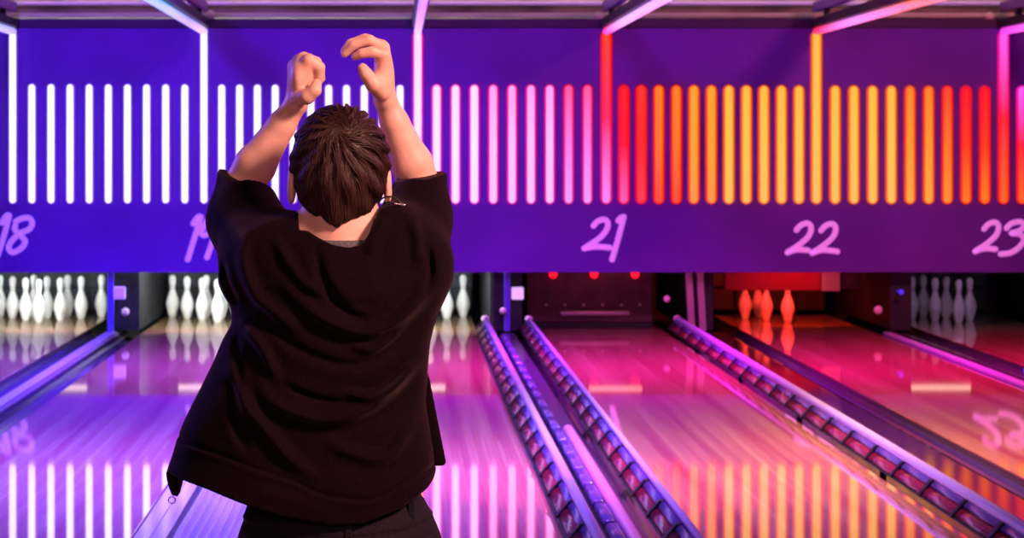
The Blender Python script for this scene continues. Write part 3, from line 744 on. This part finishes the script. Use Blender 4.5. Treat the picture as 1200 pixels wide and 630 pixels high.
# right hand (open claw, thumb towards the viewer)
pr = lambda *a: P(*a)
fing_r = [([(450, 65, .088), (436, 60.5, .080), (424, 62.5, .080), (416, 66.5, .084)], [.0110, .0098, .0088, .0074]),
          ([(449, 56, .106), (432, 47, .100), (414, 53, .100), (404, 63, .104)], [.0112, .0102, .0090, .0075]),
          ([(447, 54, .126), (428, 45.5, .124), (411, 51, .124), (403, 60, .125)], [.0108, .0096, .0086, .0072]),
          ([(446, 60, .144), (431, 52, .146), (418, 55, .146), (410, 61, .144)], [.0098, .0084, .0076, .0066])]
for pts, rs in fing_r: G.cone(WRR + (0, (pts[0][2] - .115) * .4, 0.0), P(*pts[0]), .0165, .0125, .010)
G.ell(P(450, 88, .112), (.015, .030, .036), .012)
G.ell(P(442, 98, .092), (.015, .016, .020), .012)
for pts, rs in fing_r: G.chain([P(*p) for p in pts], rs, .003)
G.chain([P(447, 108, .095), P(438, 99, .074), P(429, 87, .066), P(425, 79.5, .068)], [.0155, .0140, .0112, .0090], .005)
# left hand (loose fist)
fing_l = [([(362, 71, .090), (374, 79, .093), (374.5, 92, .100), (365, 97, .108)], [.0112, .0105, .0095, .008]),
          ([(356, 69, .110), (370, 73, .117), (373, 88, .122), (363, 95, .124)], [.0114, .0105, .0095, .008]),
          ([(350, 72, .130), (364, 72, .138), (369, 87, .140), (360, 94, .138)], [.0110, .010, .009, .0076]),
          ([(345, 77, .146), (357, 77, .155), (363, 89, .155), (355, 95, .150)], [.010, .009, .008, .007])]
for pts, rs in fing_l: G.cone(WRL + (0, (pts[0][2] - .115) * .4, 0.0), P(*pts[0]), .0165, .0130, .010)
G.ell(P(350, 92, .115), (.017, .036, .036), .012)
G.ell(P(361, 86, .118), (.0125, .026, .021), .010)
for pts, rs in fing_l: G.chain([P(*p) for p in pts], rs, .003)
G.chain([P(351, 114, .095), P(360, 113, .078), P(369, 106, .072), P(371.5, 98, .078)], [.0150, .0135, .0112, .0092], .005)
body = G.mesh('body', M['skin'], person, 1)
for sx in (-1, 1):
    bm = bmesh.new(); bmesh.ops.create_uvsphere(bm, u_segments=14, v_segments=10, radius=.0115)
    bmesh.ops.translate(bm, verts=bm.verts, vec=(hc[0] + sx * .033, .0855, 1.472)); o = obj('eye', bm, M['eye'], person, True); o['label'] = 'open eye'

# ---- hoodie
H = Grid((-.34, -.26, .82), (.26, .30, 1.50), .0035)
X_, Z_ = H.ax[0], H.ax[2]
PX = X_[:, None] * S0 + 398.0          # about where a back-side point shows
PZ = 175.0 + (EYE - Z_[None, :]) * S0
def outline(rows):                     # rows: (py, left px, right px, half depth, centre y)
    return [(EYE - (py - 175) / S0, ((l + r) / 2 - 398) / S0, (r - l) / 2 / S0, b, cy) for py, l, r, b, cy in rows]
TORSO = outline([(250, 352, 446, .050, -.015), (262, 336, 470, .068, -.012), (280, 305, 494, .086, -.010), (300, 284, 508, .105, -.006), (330, 270, 516, .120, -.008), (355, 281, 514, .128, -.010),
                 (380, 272, 510, .130, -.010), (400, 260, 505, .132, -.010), (430, 247, 501, .135, -.010), (470, 229, 500, .140, -.008), (510, 212, 505, .145, -.006), (548, 198, 512, .150, -.004), (590, 180, 518, .152, -.004), (640, 170, 524, .152, 0)])
def torso_d(off):
    def fn(X, Y, Z):
        cx, a, b, cy = interp(Z, TORSO); a = a + off; b = b + off
        q = (np.abs((X - cx) / a) ** 2.3 + np.abs((Y - cy) / b) ** 2.3) ** (1 / 2.3)
        return (q - 1) * np.minimum(a, b) * .95
    return fn
full = (slice(None),) * 3
Xf, Yf, Zf = H.xyz(full)
H.F = torso_d(0)(Xf, Yf, Zf).astype(np.float32)
H.F = np.maximum(H.F, Zf - P(0, 252)[2])
# lumps of cloth round the collar and on the shoulders
H.ell(P(458, 262, -.015), (.040, .055, .032), .03)
H.ell(P(347, 280, -.01), (.034, .05, .022), .03)
H.ell(P(432, 282, -.055), (.045, .03, .022), .025)
def sleeve(S, mid, E, rs, tip):
    ax_ = (tip - mid) / np.linalg.norm(tip - mid)
    def fn(X, Y, Z):
        d = cone_d(X, Y, Z, S, mid, rs[0], rs[1]); d2 = cone_d(X, Y, Z, mid, tip, rs[1], rs[2])
        d = smin(d, d2, .03)
        return d
    lo = np.minimum(np.minimum(S, mid), tip) - max(rs); hi = np.maximum(np.maximum(S, mid), tip) + max(rs)
    H.add(fn, lo, hi, .045)
    return ax_
# sleeves pushed up: the cloth ends just past the elbow
tipL = P(283, 196, .165); tipR = P(497.5, 190, .165)
axL = sleeve(P(318, 308, .01), P(287, 258, .10), None, (.088, .062, .0415), tipL)
axR = sleeve(P(475, 305, .01), P(488, 256, .10), None, (.080, .058, .0400), tipR)
# cut the sleeve ends with a plane across the arm
for tip, ax_, cutp in ((tipL, np.array([.40, -.10, .91]), P(278, 207, .165)), (tipR, np.array([-.12, -.10, .98]), P(498, 204, .165))):
    s = H.sl(tip - .09, tip + .09); X, Y, Z = H.xyz(s)
    pl = (X - cutp[0]) * ax_[0] + (Y - cutp[1]) * ax_[1] + (Z - cutp[2]) * ax_[2]
    near = np.sqrt((X - tip[0]) ** 2 + (Y - tip[1]) ** 2 + (Z - tip[2]) ** 2) - .085
    H.F[s] = np.maximum(H.F[s], np.where(near < 0, pl, -1.0))
# turned hem bands round the sleeve ends
# folds of the back, seen as ridges and grooves
FOLDS = [([(294, 267), (287, 300), (303, 343), (332, 365), (365, 387)], .010, 9), ([(321, 310), (358, 351), (391, 372), (427, 383), (464, 372), (493, 343), (504, 314)], .013, 9),
         ([(370, 278), (381, 325), (409, 362), (440, 368)], -.009, 8), ([(405, 396), (434, 402), (453, 394), (480, 372)], .009, 6), ([(500, 281), (504, 318), (497, 340)], -.008, 6),
         ([(304, 428), (320, 459), (358, 476), (388, 481), (427, 472), (465, 447), (495, 413)], .013, 9), ([(404, 449), (434, 457), (465, 443), (490, 415)], .010, 6),
         ([(330, 440), (372, 458), (420, 464)], -.006, 6), ([(266, 400), (289, 459), (316, 493), (343, 524), (381, 552)], .011, 9), ([(276, 428), (281, 480), (296, 520)], -.009, 8),
         ([(381, 500), (404, 516), (450, 527), (472, 505), (490, 470)], .007, 9), ([(285, 373), (310, 400), (330, 440)], .010, 8), ([(280, 385), (284, 430), (290, 450)], -.005, 6),
         ([(353, 331), (405, 352), (452, 352)], -.005, 12), ([(296, 560), (340, 572), (395, 586)], .002, 10), ([(322, 270), (338, 300), (362, 330), (392, 346)], .007, 7),
         ([(300, 345), (330, 385), (370, 410), (420, 420), (470, 400)], -.006, 8), ([(262, 300), (268, 330), (282, 356)], -.006, 6),
         ([(213, 510), (266, 524), (304, 537), (346, 550), (381, 566), (434, 573), (472, 558), (511, 543)], -.0040, 2.2), ([(213, 514), (266, 528), (304, 541), (346, 554), (381, 570), (434, 577), (472, 562), (511, 547)], .0022, 3),
         ([(455, 245), (440, 275), (432, 300)], .006, 8), ([(480, 250), (490, 280), (488, 310)], .006, 7)]
D = np.zeros((len(X_), len(Z_)), np.float32)
for pl, amp, w in FOLDS:
    pl = [(p.x, p.y) for p in crom([(a, b, 0) for a, b in pl], 4)]
    gain = np.zeros(D.shape, np.float32); soft = np.zeros(D.shape, np.float32)
    n_ = len(pl) - 1
    for i in range(n_):
        ax0, az0 = pl[i]; bx, bz = pl[i + 1]; dx, dz = bx - ax0, bz - az0
        t = np.clip(((PX - ax0) * dx + (PZ - az0) * dz) / (dx * dx + dz * dz + 1e-6), 0, 1)
        dd = np.hypot(PX - ax0 - t * dx, PZ - az0 - t * dz)
        tt = (i + t) / n_
        if w > 4:
            fd = np.clip(np.minimum(tt, 1 - tt) * 3.2, 0, 1); fd = fd * fd * (3 - 2 * fd)
            wide_ = w * (1.15 if amp > 0 else 1.0)
            gain = np.maximum(gain, fd * np.exp(-(dd / (wide_ * .8)) ** 2)); soft = np.maximum(soft, fd * np.exp(-(dd / (wide_ * 1.9)) ** 2))
        else:
            gain = np.maximum(gain, np.exp(-(dd / w) ** 2))
    D += (amp if w < 4 else amp * 1.9) * (gain - .38 * soft)
rs_ = np.random.RandomState(3)          # small irregular crumple
for _ in range(26):
    kx, kz = rs_.normal(0, 22, 2); ph = rs_.rand() * 6.28
    D += (.00045 * np.sin(kx * X_[:, None] + kz * Z_[None, :] + ph)).astype(np.float32)
mask = np.clip((.03 - Yf) / .06, 0, 1)
H.F = H.F - D[:, None, :] * mask
# hollow inside, open at the hem and down the front
inner = torso_d(-.034)(Xf, Yf, Zf)
H.F = np.maximum(H.F, -np.maximum(inner, Zf - 1.20))
sw = np.interp(Zf, [.85, 1.0, 1.25, 1.40], [.11, .085, .055, .035]).astype(np.float32)
H.F = np.where(Yf > .02, np.maximum(H.F, sw - np.abs(Xf + .0)), H.F)
# hem line
back = [(160, 530), (196, 549), (219, 555), (248, 562.5), (293, 578), (337, 591), (390, 601), (426, 600), (473, 583), (500, 567), (514, 552), (560, 530)]
front = [(160, 548), (192, 553), (199, 579), (207, 584), (212, 566), (222, 557), (300, 560), (450, 575), (500, 560), (517, 545), (560, 535)]
hb = EYE - (np.interp(PX[:, 0], [p[0] for p in back], [p[1] for p in back]) - 175) / S0
hf = EYE - (np.interp(PX[:, 0], [p[0] for p in front], [p[1] for p in front]) - 175) / S0
tY = np.clip((Yf + .02) / .03, 0, 1)
hem = (hb[:, None, None] * (1 - tY) + hf[:, None, None] * tY).astype(np.float32)
H.F = np.maximum(H.F, hem - Zf)
# edge of the right front panel standing out past the back
for k in range(5):
    u = k / 4
    H.cone(P(500 - 6 * u, 440, .10), P(519 - 14 * u, 541, .10), .004, .006, .006)
# neck opening
H.add(lambda X, Y, Z: cone_d(X, Y, Z, np.array([0, -.006, 1.36]), np.array([0, .05, 1.60]), .060, .12), (-.14, -.14, 1.30), (.14, .2, 1.5), .008, True)
H.F = np.maximum(H.F, -cone_d(Xf, Yf, Zf, np.array([hc[0], -.016, 1.33]), np.array([hc[0], -.012, 1.50]), .057, .058))
COL = [(350, 268), (362, 269), (375, 277), (392, 285), (410, 288), (425, 284), (433, 272), (438, 257), (444, 246)]
zc = EYE - (np.interp(PX[:, 0], [p[0] for p in COL], [p[1] for p in COL]) - 175) / S0
inside_ = (PX[:, 0] > 351) & (PX[:, 0] < 443)
H.F = np.where(inside_[:, None, None] & (Yf < .05), np.maximum(H.F, Zf - zc[:, None, None].astype(np.float32)), H.F)
# hollow sleeves do not need to open: the arm fills them
hoodie = H.mesh('hoodie', M['hoodie'], person, 1)
hoodie['label'] = 'black zip hoodie with sleeves pushed up to the elbows'
# zip pull at the hanging front corner
bm = bmesh.new(); c = P(201.5, 583, .06)
tube(bm, [c + np.array([.006 * math.cos(a), 0, -.004 + .006 * math.sin(a)]) for a in np.linspace(0, 2 * PI, 13)], .0012, 6)
tube(bm, [P(204, 574, .06), P(203, 579, .06)], .003, 8)
obj('zip_pull', bm, M['metal'], person, True)
# drawstring loop on the right shoulder
bm = bmesh.new()
tube(bm, crom([P(443, 240, -.01), P(447, 233, -.012), P(455, 230, -.014), P(463, 232, -.016), P(470, 238, -.018)], 4), .0016, 6)
tube(bm, crom([P(445, 247, -.03), P(452, 238, -.034), P(460, 237, -.036), P(472, 242, -.036)], 4), .0016, 6)
obj('drawstring', bm, M['cord'], person, True)
bm = bmesh.new(); tube(bm, [P(463, 238.5, -.05), P(474, 240, -.05)], .0018, 8)
obj('drawstring_tip', bm, M['metal'], person, True)

# ---- t-shirt under the hoodie
T = Grid((-.19, -.14, .84), (.19, .15, 1.40), .005)
tsh = [(1.352, .060, .060, -.016), (1.335, .064, .062, -.016)] + [(z, a + .006, b + .006, cy) for z, a, b, cy in trunk[1:]]
Xt, Yt, Zt = T.xyz(full)
T.F = trunk_d(.004, tsh)(Xt, Yt, Zt).astype(np.float32)
T.F = np.maximum(T.F, .965 - Zt)
T.F = np.maximum(T.F, -cone_d(Xt, Yt, Zt, np.array([hc[0], -.016, 1.33]), np.array([hc[0], .01, 1.46]), .0535, .058))
T.mesh('t_shirt', M['tshirt'], person, 1)['label'] = 'grey t-shirt under the hoodie'

# ---- jeans
J = Grid((-.25, -.20, .03), (.25, .20, .98), .0045)
Xj, Yj, Zj = J.xyz(full)
JT = outline([(540, 300, 490, .105, -.002), (578, 293, 494, .112, -.004), (600, 287, 506, .120, -.008), (625, 284, 512, .127, -.010), (660, 282, 514, .128, -.010), (700, 286, 512, .118, 0)])
def jd(X, Y, Z):
    cx, a, b, cy = interp(Z, JT)
    q = np.sqrt(((X - cx) / a) ** 2 + ((Y - cy) / b) ** 2)
    return np.maximum((q - 1) * np.minimum(a, b), np.maximum(.76 - Z, Z - .945))
J.F = jd(Xj, Yj, Zj).astype(np.float32)
for sx in (-1, 1):
    J.chain([(sx * .085, 0, .80), (sx * .095, .012, .46), (sx * .098, -.008, .12), (sx * .10, -.005, .065)], [.088, .062, .055, .056], .035)
pj = np.array(JT)
def jfold(pl, amp, w):
    PXj = Xj * S0 + 398.0; PZj = 175.0 + (EYE - Zj) * S0
    best = np.full((J.n[0], 1, J.n[2]), 1e9)
    for (a0, b0), (a1, b1) in zip(pl[:-1], pl[1:]):
        dx, dz = a1 - a0, b1 - b0
        t = np.clip(((PXj - a0) * dx + (PZj - b0) * dz) / (dx * dx + dz * dz), 0, 1)
        best = np.minimum(best, np.hypot(PXj - a0 - t * dx, PZj - b0 - t * dz))
    J.F -= (amp * np.exp(-(best / w) ** 2) * (Yj < 0)).astype(np.float32)
jfold([(280, 607), (340, 614), (405, 618), (470, 612), (512, 602)], -.004, 2.5)
jfold([(280, 604), (340, 611), (405, 615), (470, 609), (512, 599)], .003, 3)
jfold([(300, 626), (350, 632), (395, 628)], -.003, 2.5); jfold([(430, 628), (470, 632), (505, 622)], -.003, 2.5)
jfold([(409, 618), (409, 690)], -.004, 3)
J.mesh('jeans', M['jeans'], person, 1)['label'] = 'black denim jeans'
for px, py in ((410, 602), (338, 596), (482, 592)):
    c = P(px, py, 0); cx, a, b, cy = [float(v) for v in interp(c[2], JT)]
    yy = cy - b * math.sqrt(max(0, 1 - ((c[0] - cx) / a) ** 2)) 
    bm = bmesh.new(); box(bm, c[0] - .006, c[0] + .006, yy - .008, yy + .004, c[2] - .03, c[2] + .028, .002)
    obj('belt_loop', bm, M['jeans'], person)
for sx in (-1, 1):
    K = Grid((sx * .105 - .07, -.10, -.004), (sx * .105 + .07, .24, .13), .004)
    K.chain([(sx * .098, -.045, .045), (sx * .105, .08, .042), (sx * .112, .165, .036)], [.044, .046, .036], .02)
    K.cone((sx * .098, -.02, .06), (sx * .098, -.01, .095), .046, .046, .02)
    Xk, Yk, Zk = K.xyz(full); K.F = np.maximum(K.F, .022 - Zk); K.F = np.maximum(K.F, Zk - .11)
    sh_ = K.mesh('shoe', M['shoe'], person, 1)
    bm = bmesh.new()
    pts = []
    for k in range(28):
        a = 2 * PI * k / 28; pts.append((sx * .105 + .046 * math.cos(a) * (1 - .08 * math.sin(a)), .06 + .145 * math.sin(a)))
    lo = [bm.verts.new((x, y, 0.0005)) for x, y in pts]; hi = [bm.verts.new((x, y, .024)) for x, y in pts]
    for k in range(28): bm.faces.new((lo[k], lo[(k + 1) % 28], hi[(k + 1) % 28], hi[k]))
    bm.faces.new(lo[::-1]); bm.faces.new(hi)
    obj('sole', bm, M['sole'], sh_)

# ---- hair: a cap following the skull, covered with combed strands round a crown whorl
HC = np.array([hc[0] + .001, .004, 1.488]); HR = np.array([.0830, .100, .0975])
def hair_floor(x, y):
    """lowest z of the hair at this side of the head"""
    px = x * S0 + 398
    back = EYE - (np.interp(px, [330, 345, 352, 365, 383, 397, 408, 425, 440, 449, 460], [212, 222, 236, 247, 255, 264, 255, 250, 243, 225, 205]) - 175) / S0
    side = 1.475
    frontz = 1.525
    t = np.clip((y + .02) / .04, 0, 1); r = back * (1 - t) + side * t
    t2 = np.clip((y - .05) / .03, 0, 1); return r * (1 - t2) + frontz * t2
A = Grid((-.12, -.13, 1.33), (.12, .14, 1.63), .003)
Xa, Ya, Za = A.xyz(full)
base = ell_d(Xa, Ya, Za, HC, HR)
nape = cone_d(Xa, Ya, Za, np.array([hc[0], -.028, 1.44]), np.array([hc[0], -.038, 1.375]), .064, .038)
base = smin(base, nape, .03)
ang = np.arctan2(Xa - HC[0], (Za - 1.545)) ; rr = np.hypot(Xa - HC[0], Za - 1.545)
base = base - (.0022 * np.sin(ang * 17 + rr * 70) + .0016 * np.sin(ang * 31 - rr * 40 + 1.0)) * np.clip(rr / .03, 0, 1)
fl_ = hair_floor(Xa, Ya)
base = np.maximum(base, fl_ - Za + .004 * np.sin(Xa * 260) * np.sin(Xa * 97 + 1))
A.F = base.astype(np.float32)
hair = A.mesh('hair', M['hair'], person, 1); hair['label'] = 'short dark brown hair with a crown whorl'
from mathutils.bvhtree import BVHTree
_bvh = BVHTree.FromPolygons([v.co for v in hair.data.vertices], [tuple(p.vertices) for p in hair.data.polygons])
def on_head(p, lift=0.0):
    loc, nor, i, d = _bvh.find_nearest(Vector(p))
    return np.array(loc + nor * (lift + .0004))
whorl = on_head(P(401, 157, -.07))
rng = np.random.RandomState(11)
verts, faces = [], []
def strand(root, length, lift, rad, swirl):
    p = root.copy(); pts = [on_head(p, .000)]
    ns = 9; st = length / ns
    for k in range(ns):
        n = (p - HC) / HR ** 2; n /= np.linalg.norm(n)
        away = p - whorl; dist = np.linalg.norm(away) + 1e-5
        away = away - n * (away @ n); away /= np.linalg.norm(away) + 1e-6
        tang = np.cross(n, away)
        sw_ = swirl * math.exp(-dist / .06)
        g = np.array([0, 0, -1.0]); g = g - n * (g @ n)
        d = away * (1.0) + tang * sw_ + g * min(1.2, dist / .08) * .8 + rng.normal(0, .10, 3)
        if p[2] < 1.43: d = d + np.array([(hc[0] - p[0]) * 6, 0, 0])
        d /= np.linalg.norm(d)
        p = on_head(p + d * st + n * .004, lift * math.sin(min(1, (k + 1) / ns * 1.1) * PI * .75))
        if p[2] < float(hair_floor(p[0], p[1])) - .004: break
        pts.append(p)
    if len(pts) < 3: return
    base_i = len(verts)
    m = len(pts)
    for i, q in enumerate(pts):
        a = pts[max(i - 1, 0)]; b = pts[min(i + 1, m - 1)]; t = (b - a) / (np.linalg.norm(b - a) + 1e-9)
        n = (q - HC); n /= np.linalg.norm(n); s = np.cross(t, n); s /= np.linalg.norm(s) + 1e-9
        w = rad * (1.0 - .8 * (i / (m - 1)) ** 2)
        verts.extend([q + s * w, q - s * w, q + n * w * .9])
    for i in range(m - 1):
        b0, b1 = base_i + 3 * i, base_i + 3 * i + 3
        for j in range(3): faces.append((b0 + j, b0 + (j + 1) % 3, b1 + (j + 1) % 3, b1 + j))
for i in range(8500):
    v = rng.normal(0, 1, 3); v /= np.linalg.norm(v)
    if v[2] < -.75: continue
    p = HC + v * HR
    if p[2] < float(hair_floor(p[0], p[1])) + .002: continue
    strand(on_head(p), .035 + .03 * rng.rand(), .0005 + .0022 * rng.rand() ** 2, .0006 + .0007 * rng.rand(), 1.6)
for i in range(2200):       # nape
    z = 1.37 + .12 * rng.rand(); az = rng.uniform(-1.6, 1.6)
    u = (1.44 - z) / .065; rad = .064 - .026 * max(0, u)
    p = np.array([hc[0] + math.sin(az) * rad, -.03 - math.cos(az) * rad, z])
    if z < float(hair_floor(p[0], p[1])) + .004: continue
    strand(on_head(p), .03 + .02 * rng.rand(), .0012, .0006 + .0006 * rng.rand(), .5)
for i in range(140):        # flyaway ends round the outline
    v = rng.normal(0, 1, 3); v /= np.linalg.norm(v)
    if v[2] < -.1 or v[1] > .5: continue
    strand(on_head(HC + v * HR), .04, .003, .0004, 1.2)
me = bpy.data.meshes.new('strands'); me.from_pydata([tuple(v) for v in verts], [], faces); me.update()
me.polygons.foreach_set('use_smooth', [True] * len(me.polygons)); me.materials.append(M['hair'])
so = bpy.data.objects.new('strands', me); C.objects.link(so); so.parent = hair; so['kind'] = 'stuff'

# ------------------------------------------------------------------ light
def area(name, loc, target, size, power, col, sy=None):
    l = bpy.data.lights.new(name, 'AREA'); l.energy = power; l.color = col; l.size = size
    if sy: l.shape = 'RECTANGLE'; l.size_y = sy
    o = bpy.data.objects.new(name, l); C.objects.link(o); o.location = loc
    o.rotation_euler = (Vector(target) - Vector(loc)).to_track_quat('-Z', 'Y').to_euler()
    return o
def spot(name, loc, target, power, col, angle=60, blend=.6, size=.08):
    l = bpy.data.lights.new(name, 'SPOT'); l.energy = power; l.color = col; l.spot_size = math.radians(angle); l.spot_blend = blend; l.shadow_soft_size = size
    o = bpy.data.objects.new(name, l); C.objects.link(o); o.location = loc
    o.rotation_euler = (Vector(target) - Vector(loc)).to_track_quat('-Z', 'Y').to_euler()
    return o
VIO, PNK, RED, MAG = (.36, .2, 1.0), (1.0, .25, .72), (1.0, .05, .12), (1.0, .03, .42)
# wash lamps hung from the ceiling, one row over the far end, one over the middle of the lanes
def wash(x, y, power, col, size=.6, ty=.4):
    o = area('lane_wash_lamp', (x, y, 4.0), (x, y + ty, 0), size, power, col); o.data.spread = math.radians(95); return o
wash(-2.9, 18.2, 340, (.07, .04, 1.0)); wash(-1.4, 18.2, 310, (.14, .04, 1.0))
wash(0.1, 18.2, 220, (.42, .06, 1.0))
wash(1.8, 18.2, 210, (1.0, .003, .75))
wash(3.6, 18.2, 75, (1.0, .006, .16)); wash(5.2, 18.2, 75, (1.0, .006, .16))
wash(-2.9, 12.6, 390, (.08, .085, 1.0)); wash(-1.2, 12.6, 340, (.11, .085, 1.0))
wash(0.2, 12.6, 215, (.40, .10, 1.0))
wash(2.0, 13.2, 125, (1.0, .55, .06)); wash(3.8, 13.2, 75, (1.0, .32, .12)); wash(5.4, 13.2, 62, (1.0, .32, .12))
spot('rail_fill', (0.3, 11.6, 4.0), (1.0, 12.2, 0), 900, (1.0, .05, .22), 30)  # added unseen spot that gives the near bumper blocks their pink
# panel wash
for x_, p_, c_ in ((-3.0, 62, (.24, .04, 1.0)), (0.6, 19, (.60, .10, 1.0)), (4.6, 38, (1.0, .17, .30))):
    area('panel_wash_lamp', (x_, 16.0, 3.95), (x_, 22.2, 1.0), .5, p_, c_).data.spread = math.radians(80)
# warm light on the ledge
area('ledge_lamp', (1.0, 21.75, 3.5), (1.0, 22.62, 2.72), 9, 20, (1.0, .74, .62), .2).data.spread = math.radians(36)
# the bright room behind the camera
area('room_lamp', (3.0, 2.0, 3.9), (-.1, 4.6, 1.3), .9, 76, (1.0, .49, .41)).data.spread = math.radians(70)
area('room_lamp', (-.6, -1.5, 3.2), (0, 4.6, 1.3), .8, 14, (1.0, .45, .45)).data.spread = math.radians(70)
# violet light washing the left side of the person, pink from the lanes at the right
area('side_wash_lamp', (-3.6, 7.4, 2.6), (-.1, 4.7, 1.2), .6, 130, (.25, .12, 1.0))
area('side_wash_lamp', (3.2, 8.0, 3.2), (-.1, 4.7, 1.2), .6, 60, (1.0, .22, .6))
# red pinsetter lamps
spot('pinsetter_lamp', (LANES[22] - .1, 22.95, .92), (LANES[22] - .05, YHEAD + .2, .10), 110, (1.0, .035, .02), 100)
spot('pinsetter_lamp', (LANES[22] - .1, YP + .2, .72), (LANES[22] - .1, 22.78, .38), 5, (1.0, .05, .03), 110)
spot('pinsetter_lamp', (LANES[21], YP + .25, .75), (LANES[21], 22.95, .2), 3.0, (1.0, .15, .12), 120)

w = bpy.data.worlds.new('room_haze'); bpy.context.scene.world = w; w.use_nodes = True
bg = w.node_tree.nodes['Background']; bg.inputs['Color'].default_value = (.35, .18, .5, 1); bg.inputs['Strength'].default_value = 0.05

# ------------------------------------------------------------------ camera
cam = bpy.data.cameras.new('camera'); co = bpy.data.objects.new('camera', cam); C.objects.link(co)
co.location = (0, 0, EYE); co.rotation_euler = (PI / 2, 0, 0)
cam.sensor_width = 36; cam.lens = FPX / 1200 * 36
cam.shift_x = (600 - 465) / 1200; cam.shift_y = -(315 - 175) / 1200
cam.dof.use_dof = True; cam.dof.focus_distance = YB - .05; cam.dof.aperture_fstop = 16
cam.clip_end = 100
sc = bpy.context.scene; sc.camera = co
sc.view_settings.view_transform = 'Standard'; sc.view_settings.look = 'None'
sc.view_settings.exposure = 0; sc.view_settings.gamma = 1; sc.view_settings.use_curve_mapping = False
